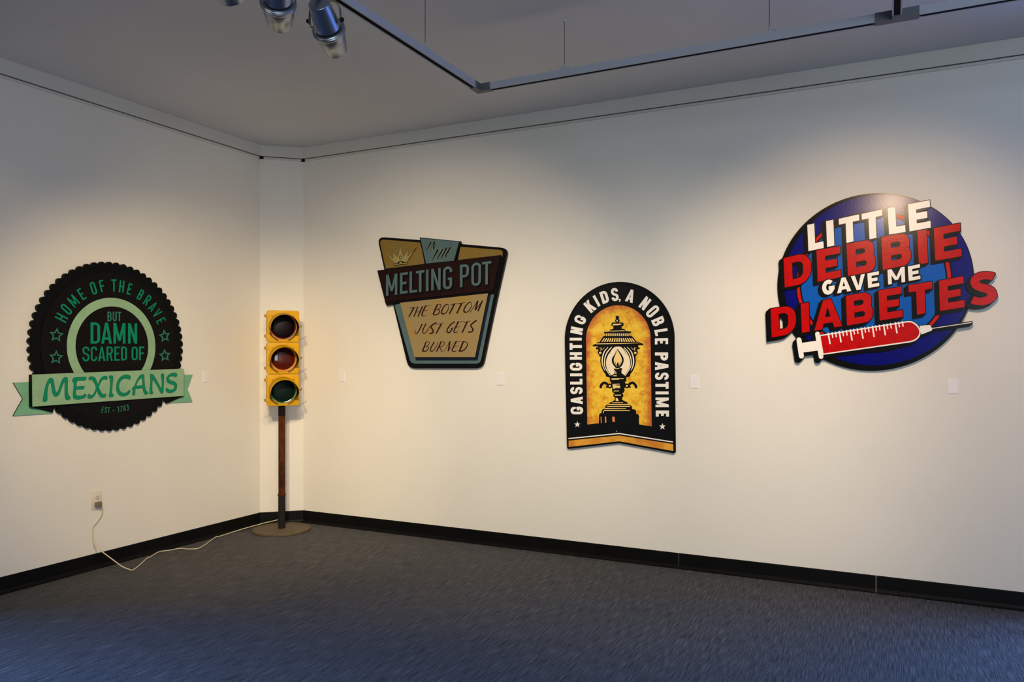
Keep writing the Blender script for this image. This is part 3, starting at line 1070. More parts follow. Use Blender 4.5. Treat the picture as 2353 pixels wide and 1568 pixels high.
bot = [([(228, 302), (290, 280), (372, 268)], (22, 10)), ([(330, 275), (200, 515)], (44, 26)),
       ([(420, 258), (325, 502)], (34, 28)), ([(535, 250), (420, 502)], (36, 34)), ([(370, 402), (475, 362)], (16, 10)),
       ([(610, 235), (545, 370), (518, 450), (530, 485)], (36, 36)), ([(520, 470), (560, 488), (642, 455)], (24, 8)), ([(565, 362), (672, 340)], (16, 12)), ([(585, 252), (660, 240), (748, 234)], (18, 9)),
       ([(888, 215), (830, 340), (788, 450)], (42, 40)), ([(868, 215), (950, 205), (972, 238), (935, 310), (860, 340)], (16, 22)), ([(860, 338), (925, 335), (938, 390), (885, 450), (790, 462)], (20, 34)),
       ([(1135, 200), (1065, 235), (1005, 330), (985, 410), (1030, 440)], (26, 40)), ([(1030, 440), (1100, 405), (1150, 320), (1165, 240), (1135, 198)], (30, 14)),
       ([(1215, 222), (1290, 195), (1392, 178)], (24, 12)), ([(1300, 195), (1175, 440)], (44, 36)),
       ([(1388, 200), (1470, 175), (1562, 158)], (24, 12)), ([(1480, 172), (1352, 430)], (44, 36)),
       ([(1685, 148), (1620, 185), (1550, 275), (1525, 360), (1560, 402)], (26, 42)), ([(1560, 402), (1630, 375), (1690, 290), (1712, 210), (1685, 148)], (28, 14)),
       ([(1858, 115), (1672, 405)], (16, 16)), ([(1862, 112), (1800, 350)], (40, 44)), ([(1798, 350), (1972, 118)], (16, 18)), ([(1972, 112), (1862, 375)], (34, 36)),
       ([(525, 675), (450, 830), (390, 915), (350, 890), (368, 825)], (34, 14)),
       ([(620, 665), (545, 810), (545, 895), (600, 890), (690, 770), (718, 690)], (34, 14)),
       ([(875, 650), (790, 685), (735, 750), (785, 830), (770, 890), (695, 910)], (36, 38)), ([(885, 698), (960, 668), (1055, 652)], (18, 12)), ([(985, 678), (855, 910)], (40, 30)),
       ([(1315, 622), (1220, 680), (1130, 800), (1125, 870), (1180, 882), (1255, 785)], (32, 34)), ([(1205, 790), (1295, 762)], (20, 16)),
       ([(1395, 612), (1330, 750), (1285, 850), (1310, 885), (1390, 862)], (40, 18)), ([(1330, 760), (1445, 738)], (16, 12)), ([(1365, 645), (1440, 625), (1525, 608)], (16, 10)),
       ([(1515, 655), (1590, 622), (1695, 605)], (20, 12)), ([(1605, 625), (1482, 890)], (42, 34)),
       ([(1832, 588), (1760, 640), (1692, 715), (1740, 800), (1715, 865), (1622, 872)], (40, 34)),
       ([(615, 1110), (575, 1220), (528, 1335)], (34, 38)), ([(595, 1112), (680, 1105), (695, 1145), (645, 1205), (580, 1222)], (14, 20)), ([(580, 1222), (660, 1218), (672, 1270), (620, 1325), (530, 1342)], (18, 30)),
       ([(815, 1105), (730, 1260), (732, 1330), (790, 1318), (870, 1200), (905, 1110)], (34, 14)),
       ([(980, 1110), (865, 1342)], (36, 32)), ([(948, 1105), (1040, 1108), (1058, 1150), (1005, 1212), (935, 1232)], (14, 22)), ([(940, 1228), (1005, 1348)], (22, 24)),
       ([(1040, 1345), (1190, 1095)], (12, 14)), ([(1190, 1090), (1150, 1335)], (36, 42)), ([(1150, 1335), (1298, 1092)], (14, 10)),
       ([(1345, 1090), (1270, 1245), (1240, 1310), (1275, 1345), (1345, 1322)], (38, 20)), ([(1295, 1222), (1395, 1203)], (16, 12)), ([(1320, 1115), (1400, 1100), (1478, 1092)], (16, 10)),
       ([(1515, 1090), (1420, 1325)], (42, 40)), ([(1500, 1095), (1590, 1120), (1608, 1190), (1560, 1270), (1480, 1330), (1395, 1322)], (18, 38))]
for tx, sel in (('THE', lambda x, y: y < 550 and x < 760), ('BOTTOM', lambda x, y: y < 550 and x >= 760), ('JUST', lambda x, y: 550 < y < 1000 and x < 1070),
                ('GETS', lambda x, y: 550 < y < 1000 and x >= 1070), ('BURNED', lambda x, y: y > 1000)):
    botr = brush(T_, [st for st in bot if sel(min(p[0] for p in st[0]), st[0][0][1])])
    s2g.plate('lettering_outline', dilate(botr, .4), Q_halo2, dy - .001, dy + .0006, label='pale outline of the brush letters')
    s2g.plate('lettering', botr, Q_ink, dy - .001, dy + .0012, label='dark brush letters reading ' + tx)

# ------------------------------------------------------------------ sign 3: arched gas-lamp sign
G_black = mat('arch_black', (16, 17, 20), .42, bump=.06, bscale=60)
G_white = mat('arch_white_paint', (236, 232, 226), .5)
G_cream = mat('lamp_cream_paint', (240, 222, 190), .5, var=.05, scale=12)
G_hi = mat('lamp_highlight_paint', (242, 208, 128), .5)
G_or = mat('lamp_orange_paint', (224, 140, 70), .5)
G = crop(1280, 630, 3.6465)
s3g = Sign('arched_lamp_sign', 'tall arched black sign with a painted gas lamp on yellow', 'R', *G(525, 800))

# hand-rubbed yellow panel, browned towards its border
m = bpy.data.materials.new('rubbed_yellow_paint'); m.use_nodes = True; G_yel = m
nt = m.node_tree; b = nt.nodes['Principled BSDF']; b.inputs['Roughness'].default_value = .5
tc = nt.nodes.new('ShaderNodeTexCoord')
n1 = nt.nodes.new('ShaderNodeTexNoise'); n1.inputs['Scale'].default_value = 24; n1.inputs['Detail'].default_value = 8; n1.inputs['Roughness'].default_value = .72
nt.links.new(tc.outputs['Object'], n1.inputs['Vector'])
r1 = nt.nodes.new('ShaderNodeValToRGB'); nt.links.new(n1.outputs['Fac'], r1.inputs[0])
r1.color_ramp.elements[0].position = .36; r1.color_ramp.elements[0].color = lin((214, 140, 18))
r1.color_ramp.elements[1].position = .62; r1.color_ramp.elements[1].color = lin((242, 202, 66))
e = r1.color_ramp.elements.new(.48); e.color = lin((232, 184, 34))
sx = nt.nodes.new('ShaderNodeSeparateXYZ'); nt.links.new(tc.outputs['Object'], sx.inputs[0])


def mth(op, a, c=None):
    x = nt.nodes.new('ShaderNodeMath'); x.operation = op
    for i, v in enumerate((a, c)):
        if v is None:
            continue
        if isinstance(v, (int, float)):
            x.inputs[i].default_value = v
        else:
            nt.links.new(v, x.inputs[i])
    return x.outputs[0]


# ------ panel sizes on the wall
DG = .026
gl = on_wall('R', *G(65, 560), DG)[0]; gr = on_wall('R', *G(981, 560), DG)[0]
gt = on_wall('R', *G(525, 65), DG)[1]
gu, gR = (gl + gr) / 2, (gr - gl) / 2
gv = gt - gR
pl = on_wall('R', *G(243, 560), DG)[0]; pr = on_wall('R', *G(784, 560), DG)[0]; pt = on_wall('R', *G(512, 262), DG)[1]
pu, pR = (pl + pr) / 2, (pr - pl) / 2
pv = pt - pR
ex = mth('DIVIDE', mth('ABSOLUTE', mth('SUBTRACT', sx.outputs[0], pu - s3g.u)), pR)
up_ = mth('DIVIDE', mth('MAXIMUM', mth('SUBTRACT', sx.outputs[2], pv - s3g.v), 0.0), pR)
dn = mth('SUBTRACT', mth('MULTIPLY', mth('ABSOLUTE', mth('SUBTRACT', sx.outputs[2], pv - s3g.v)), 1.0 / (pv - on_wall('R', *G(520, 1240), DG)[1])), .15)
rad = mth('SQRT', mth('ADD', mth('POWER', ex, 2.0), mth('POWER', up_, 2.0)))
edge = mth('MAXIMUM', rad, dn)
n3 = nt.nodes.new('ShaderNodeTexNoise'); n3.inputs['Scale'].default_value = 20; n3.inputs['Detail'].default_value = 7; n3.inputs['Roughness'].default_value = .7
nt.links.new(tc.outputs['Object'], n3.inputs['Vector'])
ed2 = mth('ADD', edge, mth('MULTIPLY', mth('SUBTRACT', n3.outputs['Fac'], .5), .7))
r2 = nt.nodes.new('ShaderNodeValToRGB'); nt.links.new(ed2, r2.inputs[0])
r2.color_ramp.elements[0].position = .74; r2.color_ramp.elements[0].color = (0, 0, 0, 1)
r2.color_ramp.elements[1].position = 1.08; r2.color_ramp.elements[1].color = (1, 1, 1, 1)
mixn = nt.nodes.new('ShaderNodeMix'); mixn.data_type = 'RGBA'
nt.links.new(r2.outputs[0], mixn.inputs[0]); nt.links.new(r1.outputs[0], mixn.inputs[6]); mixn.inputs[7].default_value = lin((190, 92, 34))
nt.links.new(mixn.outputs[2], b.inputs['Base Color'])
G_band = mat('ochre_band_paint', (196, 124, 30), .5, rgb2=(224, 162, 48), scale=14)


def arch(u, v, r, bottom, d, n=40):
    return [wall_px('R', u + r * math.cos(PI * i / n), v + r * math.sin(PI * i / n), d) for i in range(n + 1)] + bottom


# pixel y grows downwards: the arch runs from its right springing over the top to the left one
s3g.plate('backing_board', [arch(gu, gv, gR, [G(68, 700), G(84, 1455), G(92, 1467), G(520, 1417), G(982, 1503), G(991, 1494), G(982, 700)], DG)], G_black, .008, DG, edge=P_edge)
inn = arch(gu, gv, gR - .014, [G(80, 700), G(93, 1452), G(520, 1402), G(977, 1486), G(970, 700)], DG + .002)
s3g.plate('raised_border', cut(resolve([arch(gu, gv, gR - .002, [G(70, 700), G(86, 1462), G(520, 1413), G(986, 1498), G(980, 700)], DG)]), resolve([inn])), P_rim, DG - .001, DG + .003)
pan = arch(pu, pv, pR, [G(253, 1262), G(520, 1232), G(793, 1278)], DG + .001)
s3g.plate('picture_panel', [pan], G_yel, DG - .001, DG + .0012, label='yellow arched panel browned at the border')
s3g.plate('stripe', strip([G(95, 1380), G(520, 1337), G(972, 1409)], 9 / 3.6465), G_white, DG - .001, DG + .0015, label='white line')
s3g.plate('lower_band', [[G(*p) for p in [(97, 1397), (520, 1354), (974, 1426), (974, 1484), (520, 1404), (97, 1450)]]], G_band, DG - .001, DG + .0012, label='ochre band along the foot')

L1 = crop(1340, 720, 9.8); L2 = crop(1340, 860, 11.2)


def pl1(*p):
    return [L1(*q) for q in p]


def pl2(*p):
    return [L2(*q) for q in p]


def mir(c, pts):
    return [(2 * c - x, y) for x, y in pts]


blk, hi, cream, orange = [], [], [], []
blk += [disc(L1(770, 97), 41 / 9.8), disc(L1(770, 168), 53 / 9.8, 16, 42 / 9.8)]
blk += [[L1(*q) for q in rr(635, 208, 912, 300, 44)], pl1((680, 290), (865, 290), (868, 360), (680, 360)), pl1((595, 395), (620, 365), (680, 352), (865, 350), (930, 355), (955, 390), (955, 420), (595, 425)),
        pl1((462, 440), (475, 425), (600, 410), (950, 400), (1080, 412), (1087, 430), (1060, 450), (480, 460)), pl1((480, 445), (1065, 435), (1055, 500), (1092, 525), (455, 530), (500, 495)),
        pl1((455, 520), (1090, 510), (1140, 560), (1200, 640), (1275, 652), (1280, 690), (290, 700), (300, 665), (370, 645), (420, 570)),
        pl1((290, 690), (1280, 665), (1340, 685), (1357, 700), (1350, 722), (1240, 725), (1240, 770), (330, 775), (330, 748), (225, 750), (210, 730), (225, 712))]
hi += [pl1((665, 240), (860, 235), (868, 250), (800, 270), (665, 274)), strip([L1(600, 405), L1(935, 395)], 13 / 9.8)[0]]
cream += [disc(L1(765, 170), 1.6, 10, 2.1)]
for i in range(13):
    x = 522 + i * 42.5
    hi.append(pl1((x - 10, 455), (x + 12, 453), (x + 10, 514), (x - 12, 516)))
for i in range(14):
    xb = 428 + i * 55.5; xt = 775 + (xb - 775) * .84
    hi.append(pl1((xt - 11, 562), (xt + 11, 560), (xb + 18, 642), (xb - 16, 645)))
hi += strip([L1(292, 692), L1(900, 683), L1(1270, 670)], [17 / 9.8, 15 / 9.8, 9 / 9.8])
lb = [(278, 795), (300, 770), (330, 770), (335, 745), (500, 745), (450, 840), (425, 930), (400, 985), (350, 965), (365, 945), (330, 905), (328, 870), (345, 830), (325, 810), (300, 815)]
blk += [pl1(*lb), pl1(*mir(779, lb))]
for c in (0, 1):
    f = (lambda p: p) if c == 0 else (lambda p: mir(779, p))
    hi.append(disc(L1(*f([(385, 893)])[0]), 27 / 9.8, 14))
    hi += strip([L1(*q) for q in f([(365, 785), (405, 780), (405, 815), (390, 838), (440, 815), (480, 770)])], [8 / 9.8, 11 / 9.8, 14 / 9.8, 8 / 9.8, 8 / 9.8, 6 / 9.8])
blk.append(pl1((480, 745), (425, 850), (392, 960), (385, 1080), (405, 1200), (450, 1305), (510, 1385), (505, 1410), (520, 1430), (595, 1450), (605, 1480), (600, 1530), (965, 1525), (968, 1450), (1050, 1425), (1065, 1395), (1055, 1385),
               (1120, 1300), (1168, 1190), (1187, 1070), (1175, 950), (1138, 850), (1075, 745)))
cream.append([L1(*q) for q in smooth([(780, 752), (700, 770), (630, 840), (560, 950), (517, 1080), (523, 1210), (570, 1320), (640, 1400), (720, 1415), (930, 1405), (1000, 1320), (1048, 1210), (1058, 1090), (1020, 960), (950, 840), (870, 770)], True, 4)])
for pts, w in (([(560, 765), (470, 880), (428, 1050), (445, 1190), (490, 1300)], (10, 26, 28, 22, 6)), ([(640, 765), (530, 900), (482, 1060), (498, 1230), (610, 1405)], (18, 26, 22, 20, 14)),
               ([(990, 765), (1090, 880), (1134, 1050), (1122, 1190), (1075, 1300)], (10, 24, 28, 24, 6)), ([(925, 770), (1030, 900), (1082, 1060), (1068, 1210), (945, 1410)], (14, 22, 22, 20, 14))):
    cream += strip([L1(*q) for q in smooth(pts, False, 5)], [x / 9.8 for x in w])
ink2 = []
for pts, w in (([(680, 768), (620, 850), (590, 925)], (14, 7)), ([(525, 960), (507, 1040), (504, 1110)], (5, 9)), ([(520, 1205), (550, 1290), (620, 1385)], (4, 8)), ([(875, 768), (935, 850), (972, 930)], (14, 6)), ([(1040, 970), (1058, 1040), (1060, 1110)], (5, 9)), ([(1045, 1205), (1010, 1290), (945, 1385)], (4, 8))):
    ink2 += strip([L1(*q) for q in smooth(pts, False, 4)], [x / 9.8 for x in w])
ink2 += [[L1(*q) for q in smooth([(745, 815), (725, 900), (655, 1010), (645, 1085), (680, 1170), (748, 1245), (757, 1215), (700, 1120), (690, 1040), (722, 950), (747, 880)], True, 3)],
         [L1(*q) for q in smooth([(772, 808), (830, 880), (890, 970), (915, 1060), (882, 1170), (822, 1232), (805, 1212), (858, 1120), (874, 1050), (845, 960), (800, 880), (768, 830)], True, 3)],
         [L1(*q) for q in smooth([(780, 1103), (802, 1150), (795, 1230), (762, 1230), (760, 1150)], True, 3)]]
ink2 += strip(pl1((722, 1080), (735, 1150), (770, 1215)), [6 / 9.8, 14 / 9.8, 10 / 9.8]) + strip(pl1((837, 1080), (825, 1150), (795, 1215)), [6 / 9.8, 12 / 9.8, 10 / 9.8])
ink2 += [pl1((688, 1250), (720, 1235), (850, 1235), (880, 1245), (882, 1268), (862, 1288), (865, 1350), (930, 1395), (960, 1445), (600, 1445), (650, 1395), (705, 1360), (712, 1290), (690, 1270)), pl1((755, 1205), (810, 1205), (820, 1240), (745, 1240))]
flame = [[L1(*q) for q in smooth([(755, 850), (722, 960), (695, 1050), (705, 1120), (760, 1210), (800, 1210), (858, 1110), (868, 1050), (838, 960), (790, 880)], True, 3)]]
hi2 = [pl1((700, 1243), (815, 1240), (812, 1254), (705, 1257)), pl1((725, 1312), (740, 1312), (742, 1345), (755, 1370), (725, 1370)), pl1((665, 1418), (690, 1400), (745, 1400), (765, 1418)),
       pl1((640, 1470), (915, 1465), (918, 1480), (815, 1485), (800, 1497), (640, 1500))]
blk += [pl2((690, 60), (1110, 60), (1115, 185), (1070, 200), (1090, 240), (1080, 330), (1060, 370), (1065, 430), (1040, 480), (1005, 495), (1035, 535), (1032, 580), (1005, 610), (1005, 660), (1050, 690), (1130, 725), (1162, 770), (655, 770), (680, 740), (740, 710), (810, 670), (820, 600), (780, 580), (775, 530), (810, 490), (755, 470), (740, 410), (752, 380), (720, 330), (725, 210), (690, 185))]
for c in (0, 1):
    f = (lambda p: p) if c == 0 else (lambda p: mir(905, p))
    blk += strip([L2(*q) for q in smooth(f([(450, 338), (468, 280), (530, 225), (600, 245), (650, 300)]), False, 5)], 66 / 11.2, cap=True)
    q = f([(685, 306)])[0]
    blk += [disc(L2(*q), 62 / 11.2), disc(L2(*f([(605, 332)])[0]), 22 / 11.2), pl2(*f([(600, 312), (690, 300), (690, 350), (610, 350)])), pl2(*f([(690, 250), (745, 240), (745, 350), (690, 340)]))]
    hi.append(disc(L2(*q), 25 / 11.2))
hi += [pl2((750, 255), (940, 248), (942, 268), (755, 275)), pl2((757, 285), (840, 280), (845, 292), (945, 295), (952, 320), (950, 378), (930, 340), (915, 375), (895, 335), (880, 375), (862, 335), (840, 378), (825, 345), (805, 378), (770, 372)),
       strip(pl2((785, 438), (920, 434)), 17 / 11.2)[0], strip(pl2((808, 546), (972, 542)), 24 / 11.2)[0], pl2((840, 610), (890, 630), (920, 695), (835, 695)), strip(pl2((745, 738), (1025, 734)), 17 / 11.2)[0]]
blk += [pl2((570, 895), (570, 860), (582, 815), (610, 797), (1220, 800), (1252, 830), (1260, 905), (1330, 910), (1362, 945), (1366, 1025), (1415, 1035), (1437, 1075), (1437, 1308), (920, 1246), (405, 1275), (410, 1040), (440, 1010), (470, 1005), (480, 925), (512, 900))]
hi += [pl2((605, 850), (625, 825), (1212, 820), (1205, 845), (625, 848)), pl2((550, 895), (580, 875), (1105, 880), (1100, 896), (560, 900)), pl2((512, 1012), (512, 960), (540, 925), (1200, 930), (1198, 950), (545, 950), (528, 970), (522, 1012))]
hi += [pl2((640, 795), (680, 775), (1150, 775), (1180, 790))]
orange += [pl2((450, 1095), (468, 1095), (476, 1260), (455, 1262)), pl2((558, 1098), (590, 1096), (596, 1253), (565, 1255)), pl2((748, 1102), (808, 1100), (815, 1228), (755, 1230))]
dl = DG + .001
s3g.plate('lamp_drawing', blk, G_black, dl, dl + .0012, label='black painted gas lamp')
s3g.plate('lamp_globe', cut(resolve(cream), resolve(ink2)), G_cream, dl, dl + .0018, label='cream painted lamp globe')
s3g.plate('lamp_flame', cut(resolve(flame), resolve(ink2)), G_hi, dl, dl + .0021, label='pale orange painted flame')
s3g.plate('lamp_highlights', hi + hi2, G_hi, dl, dl + .0021, label='pale yellow highlights of the lamp')
s3g.plate('lamp_highlights', orange, G_or, dl, dl + .0021, label='orange bars on the lamp plinth')

GL = crop(1290, 780, 7.127); GR = crop(1480, 780, 7.127); GA = crop(1290, 640, 9.8); GB = crop(1420, 640, 9.8)
it = []
kL, kT = 47 / 7.127, 44 / 7.127
for ch, x0, x1, y0, y1 in (('G', 150, 355, 1105, 1230), ('A', 152, 348, 938, 1064), ('S', 145, 347, 782, 900), ('L', 143, 343, 648, 742), ('I', 143, 340, 560, 605), ('G', 137, 340, 385, 513), ('H', 138, 334, 212, 335), ('T', 135, 334, 65, 172)):
    it.append(letter(ch, [GL(*q) for q in ((x0, y1), (x0, y0), (x1, y0), (x1, y1))], kL * (.92 if ch in 'GS' else 1), kT * (.85 if ch in 'A' else 1), soft=.9))
for ch, *q in (('I', (187, 1400), (187, 1340), (455, 1340), (455, 1400)), ('N', (198, 1222), (222, 1080), (488, 1132), (463, 1277)), ('G', (262, 955), (345, 800), (582, 910), (500, 1064)),
               ('K', (490, 577), (612, 470), (798, 682), (670, 787)), ('I', (700, 405), (752, 372), (882, 610), (832, 642)), ('D', (850, 317), (1005, 262), (1090, 528), (935, 582)), ('S', (1108, 225), (1262, 205), (1298, 500), (1138, 522))):
    it.append(letter(ch, [GA(*z) for z in q], 62 / 9.8 * (.92 if ch in 'GS' else 1), 58 / 9.8, soft=.9))
for ch, *q in (('A', (236, 231), (404, 277), (326, 556), (154, 506)), ('N', (635, 396), (757, 487), (578, 727), (456, 635)), ('O', (855, 578), (957, 697), (707, 912), (603, 793)),
               ('B', (1003, 840), (1065, 987), (808, 1102), (743, 952)), ('L', (1107, 1122), (1130, 1262), (848, 1305), (815, 1168)), ('E', (1127, 1347), (1127, 1480), (830, 1490), (832, 1352))):
    it.append(letter(ch, [GB(*z) for z in q], 60 / 9.8, 56 / 9.8 * (.85 if ch == 'A' else 1), soft=.95))
for ch, x0, x1, y0, y1 in (('P', 178, 392, 215, 350), ('A', 180, 398, 372, 507), ('S', 178, 402, 545, 665), ('T', 185, 400, 698, 812), ('I', 187, 400, 855, 903), ('M', 187, 403, 955, 1113), ('E', 192, 407, 1168, 1268)):
    it.append(letter(ch, [GR(*q) for q in ((x1, y0), (x1, y1), (x0, y1), (x0, y0))], 50 / 7.127 * (.88 if ch in 'SM' else 1), 46 / 7.127 * (.85 if ch == 'A' else 1), mv=.08, soft=.9))
comma = [disc(GA(1312, 482), 22 / 9.8, 12), [GA(*q) for q in ((1330, 472), (1335, 492), (1318, 520), (1300, 532), (1293, 520), (1312, 500))]]
it.append((comma, []))
for i0, i1, tx in ((0, 11, 'GASLIGHTING'), (11, 15, 'KIDS,'), (15, 16, 'A'), (16, 21, 'NOBLE'), (21, 28, 'PASTIME')):
    s3g.plate('lettering', word(it[i0:i1] + (it[-1:] if tx == 'KIDS,' else [])), G_white, DG - .001, DG + .0035, label='white letters reading ' + tx)
s3g.plate('star', [[GL(*p) for p in star_pts(260, 1397, 52, 21, 0)]], G_white, DG - .001, DG + .0035, label='small white star')
s3g.plate('star', [[GR(*p) for p in star_pts(300, 1432, 56, 22, 0)]], G_white, DG - .001, DG + .0035, label='small white star')
s3g.plate('screw_head', [disc(L2(858, 1471), 1.0, 8)], G_white, DG - .001, DG + .002)

# ------------------------------------------------------------------ sign 4: round blue sign with syringe
D_black = mat('gloss_black_paint', (8, 8, 8), .22, bump=.05, bscale=140)
D_black.node_tree.nodes['Principled BSDF'].inputs['Specular IOR Level'].default_value = .16
D_navy = mat('gloss_navy_paint', (0, 3, 112), .22, spec=.18, bump=.06, bscale=110, var=.08, scale=20)
D_blue = mat('gloss_blue_paint', (0, 88, 184), .22, spec=.18, bump=.05, bscale=110)
D_red = mat('gloss_red_paint', (188, 0, 3), .25, spec=.15, bump=.12, bscale=80, var=.10, scale=25)
D_red2 = mat('ring_red_paint', (200, 10, 10), .25, spec=.15)
D_white = mat('gloss_white_paint', (238, 234, 228), .35, bump=.05, bscale=90)
Z = crop(1740, 420, 3.4086)
s4g = Sign('round_syringe_sign', 'large round blue sign with red and white words above a syringe', 'R', *Z(930, 776))
DD = .024
zl = on_wall('R', *Z(164, 790), DD)[0]; zr = on_wall('R', 2236.5, 655, DD)[0]
zt = on_wall('R', *Z(960, 73), DD)[1]; zb = on_wall('R', *Z(930, 1480), DD)[1]
zu, zv = (zl + zr) / 2, (zt + zb) / 2
zR = ((zr - zl) / 2 + (zt - zb) / 2) / 2
C4 = lambda f, d, n=110, du=0, dv=0: s4g.circle(zu + du, zv + dv, zR * f, d, n)
s4g.plate('disc', [C4(1, DD)], D_black, .006, DD)
s4g.plate('disc_face', [C4(.957, DD + .002, du=.016, dv=.010)], D_navy, DD - .001, DD + .002, label='navy blue face')
s4g.plate('inner_ring', [C4(.800, DD + .0028)], D_black, DD, DD + .0028, label='black outline ring')
s4g.plate('inner_ring', resolve([C4(.785, DD + .0036)], [C4(.752, DD + .0036)]), D_red2, DD, DD + .0036, label='thin red ring')
s4g.plate('inner_disc', [C4(.735, DD + .0038)], D_blue, DD, DD + .0038, label='light blue inner disc')
Y1 = crop(1840, 430, 7.353); Y2 = crop(1780, 500, 5.229); Y3 = crop(1870, 590, 9.05); Y4 = crop(1750, 610, 7.843); Y5 = crop(2000, 600, 7.59); Y6 = crop(1800, 720, 5.229)


def bold(K, ch, s, t, *q, **kw):
    return letter(ch, [K(*p) for p in q], s / K.k, t / K.k, **kw)


wl = word([bold(Y1, 'L', 120, 112, (110, 640), (368, 587), (388, 1030), (130, 1083)), bold(Y1, 'I', 120, 110, (427, 577), (550, 552), (567, 990), (445, 1012)),
           bold(Y1, 'T', 122, 100, (642, 537), (985, 462), (1005, 895), (660, 968)), bold(Y1, 'T', 122, 100, (1027, 455), (1373, 380), (1392, 835), (1050, 906)),
           bold(Y1, 'L', 128, 115, (1468, 357), (1746, 312), (1770, 760), (1492, 803)), bold(Y1, 'E', 130, 112, (1812, 293), (2178, 222), (2198, 685), (1838, 750))])
wd = word([bold(Y2, 'D', 100, 82, (107, 490), (437, 408), (440, 778), (122, 843)), bold(Y2, 'E', 102, 86, (503, 395), (783, 345), (797, 715), (517, 775)),
           bold(Y2, 'B', 106, 86, (863, 318), (1200, 258), (1214, 640), (882, 705)), bold(Y2, 'B', 108, 88, (1282, 235), (1625, 178), (1640, 560), (1300, 633)),
           bold(Y2, 'I', 110, 90, (1715, 163), (1825, 142), (1842, 545), (1733, 565)), bold(Y2, 'E', 112, 90, (1913, 130), (2228, 68), (2247, 465), (1930, 520))])
wg_items = [bold(Y3, 'G', 84, 74, (166, 505), (425, 455), (438, 768), (180, 812), soft=1), bold(Y3, 'A', 84, 68, (468, 462), (762, 408), (780, 713), (485, 765)),
           bold(Y3, 'V', 84, 70, (770, 410), (1062, 358), (1080, 663), (785, 717)), bold(Y3, 'E', 84, 68, (1113, 350), (1352, 303), (1362, 613), (1130, 653)),
           bold(Y3, 'M', 82, 70, (1532, 275), (1888, 208), (1900, 525), (1547, 580), mv=.22), bold(Y3, 'E', 86, 70, (1955, 205), (2205, 155), (2217, 465), (1975, 508))]
wg = word(wg_items)
S_out = [(2175, 215), (2150, 272), (2120, 332), (2040, 318), (1960, 325), (1905, 345), (1925, 385), (2050, 418), (2150, 465), (2203, 550), (2203, 630), (2150, 700), (2040, 755), (1900, 770), (1755, 740), (1780, 680), (1805, 620), (1900, 640), (1990, 630), (2043, 592), (2000, 555), (1880, 520), (1790, 470), (1747, 390), (1760, 300), (1830, 230), (1940, 192), (2060, 188)]
A_l = bold(Y4, 'A', 140, 108, (928, 658), (1432, 570), (1455, 1095), (950, 1180))
wb = word([bold(Y4, 'D', 140, 118, (162, 785), (612, 705), (622, 1225), (182, 1302)), bold(Y4, 'I', 145, 110, (705, 692), (850, 668), (865, 1195), (728, 1218)), A_l,
           bold(Y4, 'B', 142, 116, (1520, 550), (1990, 468), (2010, 1003), (1540, 1088)), bold(Y5, 'E', 140, 120, (143, 515), (545, 448), (565, 975), (163, 1040)),
           bold(Y5, 'T', 150, 124, (663, 425), (1075, 358), (1085, 890), (687, 960)), bold(Y5, 'E', 150, 122, (1195, 345), (1622, 265), (1643, 805), (1215, 873)),
           ([[Y5(*p) for p in smooth(S_out, True, 4)]], [])])
# syringe
syr_bar = resolve(strip([Y6(188, 322), Y6(217, 516)], 60 / 5.229, cap=True))
syr_fl = resolve(strip([Y6(410, 250), Y6(453, 522)], 56 / 5.229, cap=True))
syr_rod = resolve([[Y6(*p) for p in [(205, 360), (420, 328), (435, 447), (225, 474)]]])
bo = resolve([[Y6(*p) for p in [(430, 264), (1480, 96)] + smooth([(1480, 96), (1545, 98), (1610, 140), (1648, 205), (1640, 275), (1590, 328), (1520, 352)], False, 4)[1:] + [(470, 502)]]])
bi = resolve([[Y6(*p) for p in [(446, 276), (1482, 112)] + smooth([(1482, 112), (1540, 114), (1598, 154), (1632, 210), (1625, 268), (1580, 314), (1515, 336)], False, 4)[1:] + [(482, 486)]]])
tip = resolve([rp_(Y6, [(1638, 152), (1700, 146), (1768, 142, 18), (1793, 205, 18), (1660, 256), (1650, 220)])])
ned = resolve(strip([Y6(1785, 184), Y6(2262, 112)], 9 / 5.229))
ticks = []
for x in (540, 672, 805, 937, 1070, 1205, 1345):
    y = 262 - (x - 440) * .159
    ticks += strip([Y6(x, y - 2), Y6(x + 20, y + 118)], 18 / 5.229, cap=True)
for x in (585, 627, 713, 757, 845, 888, 978, 1020, 1110, 1152, 1245, 1288, 1385, 1430):
    y = 262 - (x - 440) * .159
    ticks += strip([Y6(x, y - 2), Y6(x + 9, y + 52)], 15 / 5.229, cap=True)
tk = resolve(ticks)
syr = merge(syr_bar, syr_fl, syr_rod, bo, tip)
black = []
o = 1.75
for rg, v in ((wl, (-8.2, 5.5)), (wd, (-9, 7.5)), (wb, (-9.5, 8.5))):
    black.append(sweep(dilate(rg, o), v))
black.append(sweep(dilate(wg, 2.3), (-7.5, 4.5)))
black.append(sweep(dilate(syr, 1.4), (-8, 8.5)))
black.append(sweep(dilate(ned, 2.3), (-7, 7)))
black.append(resolve([[Y6(*p) for p in [(480, 500), (1500, 350), (1560, 360), (1480, 400), (1350, 425), (1200, 465), (1000, 475), (600, 530), (480, 560)]]]))
bk = merge(*black)
DK = .034
s4g.plate('word_backing', bk, D_black, .008, DK, label='black raised backing of the words')
gm = dilate(wg, 2.3)
wd_c = cut(wd, gm)
s4g.plate('lettering', wl, D_white, DK - .001, DK + .003, label='white letters of the top line')
s4g.plate('lettering', wd_c, D_red, DK - .001, DK + .003, label='red letters of the second line')
wg1 = [wg_items[:4], wg_items[4:]]
for its, tx in zip(wg1, ('GAVE', 'ME')):
    s4g.plate('lettering', word(its), D_white, DK - .001, DK + .003, label='small white letters reading ' + tx)
